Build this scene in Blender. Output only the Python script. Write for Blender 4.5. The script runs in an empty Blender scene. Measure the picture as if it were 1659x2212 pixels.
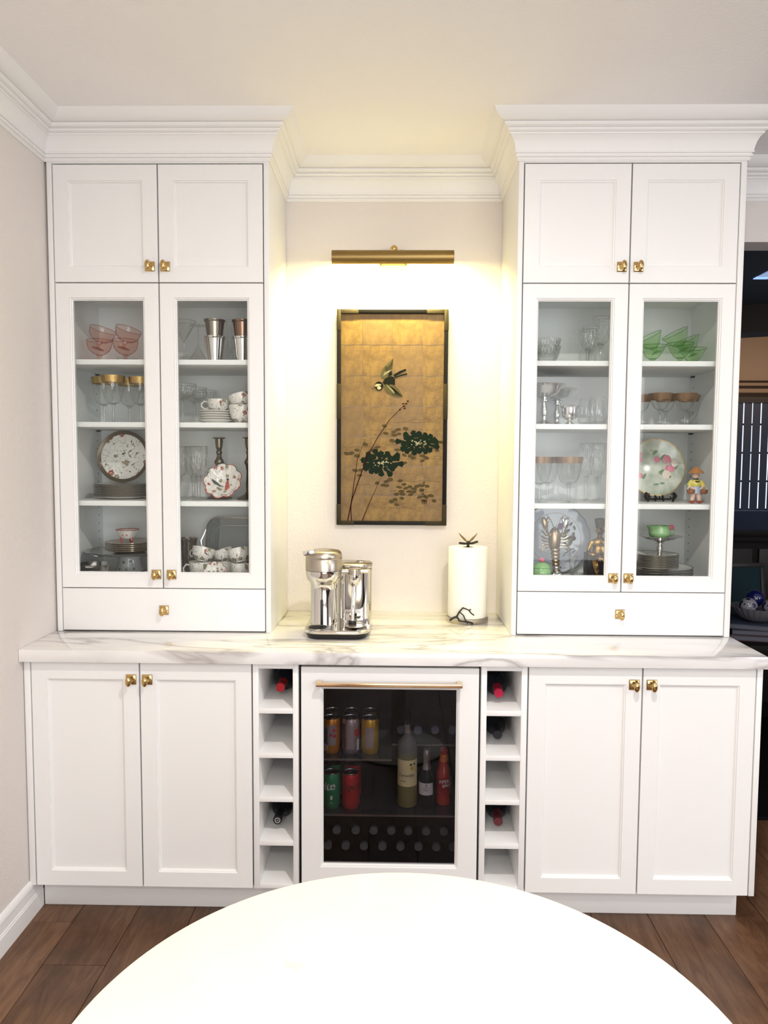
import bpy, bmesh, math, random
from mathutils import Vector, Matrix
from math import sin, cos, pi, radians
random.seed(7)
SC = bpy.context.scene
COL = SC.collection

# ------------------------------------------------------------------ camera
cam = bpy.data.cameras.new('camera'); camo = bpy.data.objects.new('camera', cam); COL.objects.link(camo)
cam.sensor_fit = 'HORIZONTAL'; cam.sensor_width = 36.0; cam.lens = 1603.6006 / 1659 * 36.0
cam.clip_start = 0.02; cam.clip_end = 60
yaw, pit, rol = -0.0175, 0.069, 0.0054
F = Vector((sin(yaw)*cos(pit), cos(yaw)*cos(pit), -sin(pit))); R0 = Vector((cos(yaw), -sin(yaw), 0)); U0 = R0.cross(F)
RR = cos(rol)*R0 + sin(rol)*U0; UU = -sin(rol)*R0 + cos(rol)*U0
camo.matrix_world = Matrix(((RR.x, UU.x, -F.x, 0.0004), (RR.y, UU.y, -F.y, -2.3569), (RR.z, UU.z, -F.z, 1.5264), (0, 0, 0, 1)))
SC.camera = camo

# ------------------------------------------------------------------ world, exposure
w = bpy.data.worlds.new('world'); SC.world = w; w.use_nodes = True
w.node_tree.nodes['Background'].inputs[0].default_value = (0.75, 0.85, 1.0, 1)
w.node_tree.nodes['Background'].inputs[1].default_value = 0.6
SC.view_settings.view_transform = 'Standard'; SC.view_settings.look = 'None'
SC.view_settings.gamma = 1.0; SC.view_settings.use_curve_mapping = False
SC.view_settings.exposure = -0.16
try:
    SC.cycles.transparent_max_bounces = 32; SC.cycles.max_bounces = 10; SC.cycles.diffuse_bounces = 5
    SC.cycles.glossy_bounces = 5; SC.cycles.use_denoising = True
    SC.cycles.sample_clamp_indirect = 6.0
    SC.cycles.caustics_reflective = False; SC.cycles.caustics_refractive = False
except Exception:
    pass

# ------------------------------------------------------------------ lights
def area(name, loc, target, size, power, color, size_y=None, shape=None, spread=None):
    l = bpy.data.lights.new(name, 'AREA'); l.energy = power; l.color = color; l.size = size
    l.shape = shape or ('RECTANGLE' if size_y else 'DISK')
    if size_y: l.size_y = size_y
    if spread: l.spread = spread
    o = bpy.data.objects.new(name, l); COL.objects.link(o); o.location = loc
    o.rotation_euler = (Vector(target) - Vector(loc)).to_track_quat('-Z', 'Y').to_euler()
    return o
WARM = (1.0, 0.86, 0.68); NEUT = (1.0, 0.955, 0.90); COOL = (0.80, 0.88, 1.0)
area('recessed_and_fill_lamp', (0.38, -1.42, 2.655), (0.38, -1.42, 0), 0.11, 37, NEUT)
area('recessed_and_fill_lamp', (2.6, -2.6, 2.655), (2.6, -2.6, 0), 0.11, 34, NEUT)  # unseen lamp added as fill, right of the camera
area('recessed_and_fill_lamp', (-0.4, -3.6, 2.655), (-0.4, -3.6, 0), 0.11, 36, NEUT)  # unseen lamp added as fill, behind the camera
area('window_daylight', (0.9, -4.50, 1.45), (0.9, 0, 1.35), 3.0, 92, (0.985, 0.98, 0.975), size_y=1.8)
area('window_daylight', (4.10, -2.2, 1.5), (0, -1.4, 1.2), 1.6, 46, (0.80, 0.88, 1.0), size_y=1.4)
area('picture_lamp_tube', (-0.0215, 0.514, 2.268), (-0.0215, 0.560, 2.15), 0.42, 19.0, (1.0, 0.87, 0.34), size_y=0.022)
area('far_wall_fill', (3.6, 4.6, 2.30), (3.6, 5.5, 2.62), 1.6, 5, (1.0, 0.66, 0.40), size_y=0.1)  # hidden warm light added to brighten the tan far wall

# ------------------------------------------------------------------ materials
def mat(name, col, rough=0.5, metal=0.0, spec=0.5, coat=0.0, trans=0.0, emis=None, es=0, ior=1.45):
    m = bpy.data.materials.new(name); m.use_nodes = True
    b = m.node_tree.nodes['Principled BSDF']
    b.inputs['Base Color'].default_value = (*col, 1); b.inputs['Roughness'].default_value = rough
    b.inputs['Metallic'].default_value = metal; b.inputs['Specular IOR Level'].default_value = spec
    b.inputs['Coat Weight'].default_value = coat; b.inputs['Transmission Weight'].default_value = trans
    b.inputs['IOR'].default_value = ior
    if emis: b.inputs['Emission Color'].default_value = (*emis, 1); b.inputs['Emission Strength'].default_value = es
    return m
def nodes(m): return m.node_tree.nodes, m.node_tree.links, m.node_tree.nodes['Principled BSDF']
def N(nt, typ, **kw):
    n = nt.nodes.new(typ)
    for k, v in kw.items():
        if k in n.inputs.keys() if hasattr(n.inputs, 'keys') else False: n.inputs[k].default_value = v
        else: setattr(n, k, v)
    return n
def coords(m, scale=(1, 1, 1), which='Object', loc=(0, 0, 0), rot=(0, 0, 0)):
    nt = m.node_tree; t = nt.nodes.new('ShaderNodeTexCoord'); mp = nt.nodes.new('ShaderNodeMapping')
    mp.inputs['Scale'].default_value = scale; mp.inputs['Location'].default_value = loc; mp.inputs['Rotation'].default_value = rot
    nt.links.new(t.outputs[which], mp.inputs['Vector']); return mp.outputs['Vector']
def noise(m, vec, scale, detail=3, rough=0.55, dist=0.0):
    n = m.node_tree.nodes.new('ShaderNodeTexNoise'); n.inputs['Scale'].default_value = scale
    n.inputs['Detail'].default_value = detail; n.inputs['Roughness'].default_value = rough; n.inputs['Distortion'].default_value = dist
    m.node_tree.links.new(vec, n.inputs['Vector']); return n.outputs['Fac']
def ramp(m, fac, stops, interp='LINEAR'):
    r = m.node_tree.nodes.new('ShaderNodeValToRGB'); r.color_ramp.interpolation = interp
    while len(r.color_ramp.elements) < len(stops): r.color_ramp.elements.new(0.5)
    for e, (p, c) in zip(r.color_ramp.elements, stops):
        e.position = p; e.color = (*c, 1) if len(c) == 3 else c
    m.node_tree.links.new(fac, r.inputs['Fac']); return r.outputs['Color']
def mixc(m, fac, a, b, mode='MIX'):
    x = m.node_tree.nodes.new('ShaderNodeMix'); x.data_type = 'RGBA'; x.blend_type = mode
    L = m.node_tree.links
    if isinstance(fac, float): x.inputs[0].default_value = fac
    else: L.new(fac, x.inputs[0])
    for s, i in ((a, 6), (b, 7)):
        if isinstance(s, tuple): x.inputs[i].default_value = (*s, 1)
        else: L.new(s, x.inputs[i])
    return x.outputs[2]
def mth(m, op, a, b=None):
    x = m.node_tree.nodes.new('ShaderNodeMath'); x.operation = op
    for i, s in enumerate((a, b)):
        if s is None: continue
        if isinstance(s, (int, float)): x.inputs[i].default_value = s
        else: m.node_tree.links.new(s, x.inputs[i])
    return x.outputs[0]
def bump(m, h, strength, dist=0.002):
    b = m.node_tree.nodes.new('ShaderNodeBump'); b.inputs['Strength'].default_value = strength; b.inputs['Distance'].default_value = dist
    m.node_tree.links.new(h, b.inputs['Height']); m.node_tree.links.new(b.outputs[0], m.node_tree.nodes['Principled BSDF'].inputs['Normal'])
def setc(m, c): m.node_tree.links.new(c, m.node_tree.nodes['Principled BSDF'].inputs['Base Color'])

PAINT = mat('white_cabinet_paint', (0.79, 0.785, 0.775), 0.34, spec=0.4)
bump(PAINT, noise(PAINT, coords(PAINT), 500, 2), 0.05, 0.0005)
INNER = mat('white_melamine', (0.84, 0.85, 0.84), 0.5, spec=0.3)
TRIM = mat('white_trim_paint', (0.82, 0.81, 0.80), 0.45, spec=0.35)
WALL = mat('greige_wall_paint', (0.71, 0.66, 0.625), 0.85, spec=0.2)
_n = noise(WALL, coords(WALL), 130, 3, 0.6); bump(WALL, _n, 0.45, 0.004)
CEIL = mat('ceiling_paint', (0.90, 0.88, 0.88), 0.9, spec=0.15)
_n = noise(CEIL, coords(CEIL), 95, 3, 0.6); bump(CEIL, _n, 0.4, 0.004)
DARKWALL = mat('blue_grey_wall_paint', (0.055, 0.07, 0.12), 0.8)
TANWALL = mat('tan_wall_paint', (0.48, 0.36, 0.26), 0.85)
BLACK = mat('black_plastic', (0.012, 0.012, 0.013), 0.4)
SATINBLACK = mat('black_liner', (0.006, 0.006, 0.008), 0.6, spec=0.2)
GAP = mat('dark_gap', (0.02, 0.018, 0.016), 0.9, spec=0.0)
BRASS = mat('polished_brass', (0.60, 0.41, 0.17), 0.14, 1.0)
AGED = mat('brushed_antique_brass', (0.25, 0.17, 0.065), 0.38, 1.0)
_n = noise(AGED, coords(AGED, (2, 160, 160)), 6, 3); bump(AGED, _n, 0.12, 0.0006)
GOLDHANDLE = mat('satin_gold', (0.86, 0.62, 0.38), 0.2, 1.0)
CHROME = mat('chrome', (0.74, 0.725, 0.70), 0.05, 1.0)
STEEL = mat('brushed_steel', (0.48, 0.43, 0.365), 0.3, 1.0)
_n = noise(STEEL, coords(STEEL, (1, 1, 60)), 30, 2); bump(STEEL, _n, 0.08, 0.0004)
SILVER = mat('polished_silver', (0.78, 0.77, 0.75), 0.12, 1.0)
TARN = mat('tarnished_silver', (0.33, 0.30, 0.26), 0.26, 1.0)
PEWTER = mat('old_brass', (0.22, 0.19, 0.14), 0.34, 1.0)
PORC = mat('cream_porcelain', (0.80, 0.775, 0.73), 0.16, coat=0.4)
DARKRIM = mat('dark_gold_rim', (0.12, 0.095, 0.065), 0.3, 0.5)
BROWNRIM = mat('brown_gold_plate', (0.32, 0.24, 0.16), 0.25, 0.5)
GOLDRIM = mat('etched_gold_band', (0.50, 0.33, 0.12), 0.32, 0.85)
_n = noise(GOLDRIM, coords(GOLDRIM), 220, 3); bump(GOLDRIM, _n, 0.5, 0.002)
BRONZERIM = mat('bronze_band', (0.30, 0.185, 0.105), 0.36, 0.6)
REDGL = mat('red_glaze', (0.42, 0.075, 0.05), 0.2, coat=0.4)
DKGREENGL = mat('dark_green_glaze', (0.035, 0.055, 0.04), 0.2, coat=0.4)
GREENGL = mat('pale_green_glaze', (0.33, 0.56, 0.27), 0.18, coat=0.5)
PINKGL = mat('pink_glaze', (0.72, 0.16, 0.26), 0.3, coat=0.3)
SKIN = mat('painted_skin', (0.72, 0.52, 0.43), 0.3)
YELLOWGL = mat('yellow_glaze', (0.72, 0.62, 0.16), 0.25, coat=0.3)
BLUEGL = mat('light_blue_glaze', (0.36, 0.47, 0.62), 0.25, coat=0.3)
BROWNGL = mat('brown_glaze', (0.30, 0.12, 0.06), 0.3)
ORANGEHAT = mat('orange_brown_glaze', (0.50, 0.22, 0.08), 0.35)
GILT = mat('old_gilding', (0.42, 0.25, 0.08), 0.34, 0.85)
setc(GILT, ramp(GILT, noise(GILT, coords(GILT), 45, 4), [(0.42, (0.05, 0.02, 0.015)), (0.56, (0.55, 0.33, 0.10))]))
LACQUER = mat('black_lacquer', (0.014, 0.012, 0.011), 0.4, spec=0.3)
LOBSTER = mat('worn_bronze', (0.40, 0.30, 0.20), 0.3, 0.9)
WHITEPAPER = mat('paper_towel', (0.86, 0.845, 0.80), 0.95, spec=0.1)
_n = noise(WHITEPAPER, coords(WHITEPAPER), 160, 2); bump(WHITEPAPER, _n, 0.25, 0.002)
IRON = mat('blackened_iron', (0.018, 0.014, 0.012), 0.5, 0.3)
IRONGOLD = mat('iron_leaf', (0.20, 0.15, 0.07), 0.35, 0.8)
NICKEL = mat('brushed_nickel', (0.50, 0.45, 0.39), 0.28, 1.0)
LABELCREAM = mat('cream_label', (0.80, 0.74, 0.42), 0.6)
LABELWHITE = mat('white_label', (0.70, 0.72, 0.74), 0.6)
INK = mat('dark_ink', (0.03, 0.025, 0.02), 0.6)
WHITEINK = mat('white_ink', (0.80, 0.80, 0.80), 0.5)
FOILSILVER = mat('silver_foil', (0.55, 0.55, 0.57), 0.3, 0.9)
WINEGLASS = mat('dark_wine_bottle', (0.004, 0.005, 0.008), 0.28, spec=0.3)
REDFOIL = mat('red_foil', (0.40, 0.015, 0.025), 0.3, 0.3)
MAROONFOIL = mat('maroon_foil', (0.13, 0.02, 0.028), 0.35, 0.3)
BLACKFOIL = mat('black_foil', (0.015, 0.015, 0.02), 0.3, 0.3)
CAPGREY = mat('grey_bottle_cap', (0.20, 0.215, 0.23), 0.45)
BLUECAP = mat('blue_grey_bottle_cap', (0.20, 0.23, 0.33), 0.45)
CANRED = mat('red_can', (0.55, 0.03, 0.035), 0.3, 0.35)
CANGREEN = mat('green_can', (0.03, 0.30, 0.13), 0.3, 0.35)
CANORANGE = mat('orange_can', (0.75, 0.30, 0.03), 0.28, 0.5)
CANSILVER = mat('silver_purple_can', (0.45, 0.38, 0.40), 0.28, 0.6)
CANGOLD = mat('golden_can', (0.70, 0.44, 0.05), 0.28, 0.6)
CANPANEL = mat('grey_print_panel', (0.42, 0.36, 0.37), 0.35, 0.4)
CANDARK = mat('dark_blue_print', (0.03, 0.04, 0.09), 0.35, 0.3)
CANTOP = mat('aluminium_can_end', (0.45, 0.46, 0.48), 0.25, 1.0)
REDPRINT = mat('red_print', (0.52, 0.03, 0.05), 0.35, 0.2)
FROSTED = mat('frosted_bottle', (0.30, 0.33, 0.27), 0.55)
setc(FROSTED, ramp(FROSTED, mth(FROSTED, 'MULTIPLY', 1.0, FROSTED.node_tree.nodes.new('ShaderNodeSeparateXYZ').outputs[2]), [(0.0, (0.20, 0.19, 0.08)), (0.17, (0.20, 0.19, 0.08)), (0.20, (0.13, 0.145, 0.15)), (1, (0.13, 0.145, 0.15))]))
_s = [n for n in FROSTED.node_tree.nodes if n.type == 'SEPXYZ'][0]
FROSTED.node_tree.links.new(coords(FROSTED), _s.inputs[0])
REDDRINK = mat('red_drink_bottle', (0.45, 0.04, 0.03), 0.12, coat=0.5)
ORANGELABEL = mat('orange_neck_label', (0.70, 0.20, 0.05), 0.4)
ROSEPINK = mat('painted_rose', (0.70, 0.27, 0.35), 0.25)
ROSECREAM = mat('painted_cream_rose', (0.80, 0.68, 0.60), 0.25)
LEAFGREEN = mat('painted_leaf', (0.20, 0.30, 0.17), 0.3)
BRUSHGREY = mat('painted_dark_plumage', (0.010, 0.011, 0.010), 0.9, spec=0.05)
BRUSHOLIVE = mat('painted_grey_feathers', (0.075, 0.065, 0.035), 0.9, spec=0.05)
BRUSHWHITE = mat('painted_white', (0.34, 0.31, 0.22), 0.9, spec=0.05)
BRUSHGREEN = mat('painted_green_black_petals', (0.010, 0.018, 0.013), 0.9, spec=0.05)
BRUSHLEAF = mat('painted_wash_leaves', (0.070, 0.052, 0.027), 0.9, spec=0.05)
BRUSHRED = mat('painted_red_brown', (0.030, 0.006, 0.005), 0.9, spec=0.05)
BRUSHLINE = mat('painted_water_lines', (0.05, 0.030, 0.016), 0.9, spec=0.05)
FRAMEBLACK = mat('black_lacquer_frame', (0.006, 0.005, 0.005), 0.45, spec=0.15)
FRAMEGOLD = mat('embossed_brass_mount', (0.028, 0.020, 0.009), 0.55, 0.5)
_n = noise(FRAMEGOLD, coords(FRAMEGOLD), 500, 3); bump(FRAMEGOLD, _n, 0.6, 0.002)
GOLDLEAF = mat('gold_leaf_paper', (0.42, 0.26, 0.09), 0.42, 0.35)
_oi = GOLDLEAF.node_tree.nodes.new('ShaderNodeObjectInfo')
_v = coords(GOLDLEAF)
_c1 = ramp(GOLDLEAF, noise(GOLDLEAF, _v, 22, 6, 0.7), [(0.38, (0.105, 0.060, 0.016)), (0.60, (0.205, 0.122, 0.030))])
_c2 = mixc(GOLDLEAF, mth(GOLDLEAF, 'MULTIPLY', _oi.outputs['Random'], 0.6), _c1, (0.13, 0.082, 0.042))
setc(GOLDLEAF, _c2); bump(GOLDLEAF, noise(GOLDLEAF, _v, 400, 3), 0.25, 0.001)
BOOKBLUE = mat('blue_grey_book_cover', (0.03, 0.04, 0.07), 0.6)
BOOKBLACK = mat('black_book_cover', (0.01, 0.01, 0.012), 0.6)
BOOKRED = mat('dark_red_book_cover', (0.04, 0.006, 0.01), 0.6)
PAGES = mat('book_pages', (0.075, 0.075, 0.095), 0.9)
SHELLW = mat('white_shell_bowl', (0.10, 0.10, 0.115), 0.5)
COBALT = mat('cobalt_glaze', (0.004, 0.006, 0.06), 0.15, coat=0.5)
BLUEWHITE = mat('blue_and_white_glaze', (0.6, 0.6, 0.62), 0.2)
_vo = BLUEWHITE.node_tree.nodes.new('ShaderNodeTexVoronoi'); _vo.inputs['Scale'].default_value = 42
BLUEWHITE.node_tree.links.new(coords(BLUEWHITE), _vo.inputs['Vector'])
setc(BLUEWHITE, ramp(BLUEWHITE, _vo.outputs['Distance'], [(0.0, (0.01, 0.01, 0.05)), (0.40, (0.01, 0.01, 0.05)), (0.46, (0.17, 0.17, 0.19))]))
DARKWOOD = mat('near_black_wood', (0.006, 0.005, 0.005), 0.6, spec=0.12)
BEAM = mat('dark_brown_beam', (0.028, 0.016, 0.009), 0.6)
OLDGOLD = mat('old_gold_frame', (0.16, 0.10, 0.05), 0.4, 0.7)
TEALART = mat('dark_teal_print', (0.008, 0.02, 0.026), 0.7, spec=0.1)
SLAT = mat('blue_grey_blind_slat', (0.085, 0.10, 0.15), 0.6)
SKYPANE = mat('daylit_window', (0.8, 0.85, 0.9), 0.5, emis=(0.72, 0.84, 1.0), es=1.6)
SKYLIGHT = mat('skylight_strip', (0.4, 0.5, 0.7), 0.5, emis=(0.30, 0.42, 0.68), es=0.9)
LAMPGLOW = mat('lamp_bulb', (1, 0.9, 0.7), 0.5, emis=(1.0, 0.78, 0.42), es=3)

def floral(name, scale=38.0, base=(0.80, 0.775, 0.73)):
    m = mat(name, base, 0.16, coat=0.4); v = coords(m); nt = m.node_tree
    n1 = noise(m, v, scale * 0.95, 0, 0.4, 1.8)
    line = mth(m, 'LESS_THAN', mth(m, 'ABSOLUTE', mth(m, 'SUBTRACT', n1, 0.5)), 0.013)
    vo = nt.nodes.new('ShaderNodeTexVoronoi'); vo.inputs['Scale'].default_value = scale; nt.links.new(v, vo.inputs['Vector'])
    wob = mth(m, 'ADD', vo.outputs['Distance'], mth(m, 'MULTIPLY', mth(m, 'SUBTRACT', noise(m, v, scale * 6, 1), 0.5), 0.45))
    sel = mth(m, 'GREATER_THAN', nt.nodes.new('ShaderNodeSeparateColor').outputs[0], 0.45)
    sp = [n for n in nt.nodes if n.type == 'SEPARATE_COLOR'][0]; nt.links.new(vo.outputs['Color'], sp.inputs[0])
    flower = mth(m, 'LESS_THAN', wob, 0.30); core = mth(m, 'LESS_THAN', wob, 0.15)
    c = mixc(m, line, base, (0.10, 0.065, 0.045))
    fc = mixc(m, sel, (0.22, 0.20, 0.12), (0.30, 0.055, 0.035))
    fc2 = mixc(m, core, fc, mixc(m, sel, (0.40, 0.36, 0.24), (0.62, 0.34, 0.22)))
    setc(m, mixc(m, flower, c, fc2)); return m
FLORAL = floral('vine_flower_porcelain'); FLORALBIG = floral('vine_flower_plate_porcelain', 30.0)
SHELLP = floral('figure_painted_porcelain', 46.0)
ROSEPL = mat('rose_plate_porcelain', (0.62, 0.66, 0.58), 0.14, coat=0.5)
setc(ROSEPL, ramp(ROSEPL, noise(ROSEPL, coords(ROSEPL), 14, 3), [(0.36, (0.36, 0.42, 0.33)), (0.58, (0.66, 0.68, 0.60))]))

MARBLE = mat('white_marble', (0.8, 0.78, 0.75), 0.09, spec=0.5, coat=0.3)
_v = coords(MARBLE, (0.55, 2.6, 1.6), loc=(0.3, 0.2, 0), rot=(0, 0, 0.2))
_n1 = noise(MARBLE, _v, 2.0, 5, 0.5, 0.8)
_vein = ramp(MARBLE, mth(MARBLE, 'ABSOLUTE', mth(MARBLE, 'SUBTRACT', _n1, 0.5)), [(0.0, (0.44, 0.41, 0.40)), (0.008, (0.56, 0.54, 0.53)), (0.035, (0.77, 0.755, 0.745)), (0.12, (0.83, 0.815, 0.79))])
_n2 = ramp(MARBLE, noise(MARBLE, _v, 2.3, 4, 0.6, 0.6), [(0.35, (0.86, 0.86, 0.87)), (0.60, (1, 1, 1))])
setc(MARBLE, mixc(MARBLE, 1.0, _vein, _n2, 'MULTIPLY'))
TABLETOP = mat('cream_stone_tabletop', (0.86, 0.85, 0.80), 0.22)
_v = coords(TABLETOP)
setc(TABLETOP, ramp(TABLETOP, noise(TABLETOP, _v, 9, 5, 0.7), [(0.24, (0.74, 0.66, 0.50)), (0.34, (0.82, 0.80, 0.68)), (1, (0.83, 0.82, 0.71))]))
WOOD = mat('brown_oak_planks', (0.2, 0.1, 0.06), 0.42)
_oi = WOOD.node_tree.nodes.new('ShaderNodeObjectInfo')
_tc = WOOD.node_tree.nodes.new('ShaderNodeTexCoord'); _ad = WOOD.node_tree.nodes.new('ShaderNodeVectorMath'); _ad.operation = 'ADD'
_cx = WOOD.node_tree.nodes.new('ShaderNodeCombineXYZ')
WOOD.node_tree.links.new(mth(WOOD, 'MULTIPLY', _oi.outputs['Random'], 37.0), _cx.inputs[0]); WOOD.node_tree.links.new(_oi.outputs['Random'], _cx.inputs[2])
WOOD.node_tree.links.new(_tc.outputs['Object'], _ad.inputs[0]); WOOD.node_tree.links.new(_cx.outputs[0], _ad.inputs[1])
_mp = WOOD.node_tree.nodes.new('ShaderNodeMapping'); _mp.inputs['Scale'].default_value = (9, 1.3, 1); WOOD.node_tree.links.new(_ad.outputs[0], _mp.inputs[0])
_g = noise(WOOD, _mp.outputs[0], 3.0, 7, 0.65, 1.6)
_g2 = noise(WOOD, _ad.outputs[0], 3.2, 3, 0.6)
_c = ramp(WOOD, _g, [(0.30, (0.080, 0.038, 0.020)), (0.52, (0.145, 0.074, 0.040)), (0.75, (0.205, 0.112, 0.064))])
_c = mixc(WOOD, 1.0, _c, ramp(WOOD, _g2, [(0.30, (0.55, 0.5, 0.45)), (0.55, (1, 1, 1))]), 'MULTIPLY')
setc(WOOD, mixc(WOOD, 1.0, _c, ramp(WOOD, _oi.outputs['Random'], [(0, (0.82, 0.80, 0.78)), (1, (1.12, 1.1, 1.06))]), 'MULTIPLY'))
bump(WOOD, _g, 0.15, 0.002)

def glassmat(name, center, edge, blend=0.35, gloss=1.0, cut=None, reflect=0.10, rough=0.02):
    m = bpy.data.materials.new(name); m.use_nodes = True; nt = m.node_tree; L = nt.links
    for n in list(nt.nodes):
        if n.type != 'OUTPUT_MATERIAL': nt.nodes.remove(n)
    out = nt.nodes[0]; lw = nt.nodes.new('ShaderNodeLayerWeight'); lw.inputs['Blend'].default_value = blend
    fr = nt.nodes.new('ShaderNodeLayerWeight'); fr.inputs['Blend'].default_value = 0.5
    tr = nt.nodes.new('ShaderNodeBsdfTransparent'); gl = nt.nodes.new('ShaderNodeBsdfGlossy'); gl.inputs['Roughness'].default_value = rough
    gl.inputs['Color'].default_value = (gloss, gloss, gloss, 1)
    c = ramp(m, lw.outputs['Facing'], [(0.0, center), (0.50, center), (0.93, edge)])
    L.new(c, tr.inputs[0]); mx = nt.nodes.new('ShaderNodeMixShader')
    L.new(mth(m, 'ADD', mth(m, 'MULTIPLY', mth(m, 'POWER', fr.outputs['Facing'], 3.0), min(1.0, reflect * 2.6)), 0.012 + reflect * 0.10), mx.inputs[0]); L.new(tr.outputs[0], mx.inputs[1]); L.new(gl.outputs[0], mx.inputs[2]); L.new(mx.outputs[0], out.inputs[0])
    if cut:
        wv = nt.nodes.new('ShaderNodeTexVoronoi'); wv.inputs['Scale'].default_value = cut
        L.new(coords(m, (1, 1, 0.25)), wv.inputs['Vector'])
        b = nt.nodes.new('ShaderNodeBump'); b.inputs['Strength'].default_value = 0.8; b.inputs['Distance'].default_value = 0.004
        L.new(wv.outputs['Distance'], b.inputs['Height'])
        for x in (lw, fr, gl): L.new(b.outputs[0], x.inputs['Normal'])
    return m
PANE = glassmat('door_pane_glass', (0.955, 0.965, 0.96), (0.85, 0.87, 0.86), reflect=0.03)
COOLERPANE = glassmat('tinted_cooler_glass', (0.68, 0.66, 0.67), (0.5, 0.5, 0.52), reflect=0.05)
GLASS = glassmat('clear_glass', (0.97, 0.975, 0.97), (0.16, 0.17, 0.16), reflect=0.40)
CRYSTAL = glassmat('cut_crystal', (0.965, 0.97, 0.965), (0.18, 0.19, 0.18), reflect=0.42, cut=170)
STEMG = glassmat('solid_glass_stem', (0.90, 0.905, 0.90), (0.22, 0.23, 0.22), reflect=0.46)
PINKG = glassmat('pink_glass', (0.965, 0.80, 0.75), (0.50, 0.10, 0.07), reflect=0.2, blend=0.4)
GREENG = glassmat('green_glass', (0.80, 0.94, 0.73), (0.09, 0.28, 0.06), reflect=0.2, blend=0.4)
WATERB = glassmat('water_bottle_plastic', (0.62, 0.64, 0.66), (0.18, 0.19, 0.2), reflect=0.12)

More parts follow.
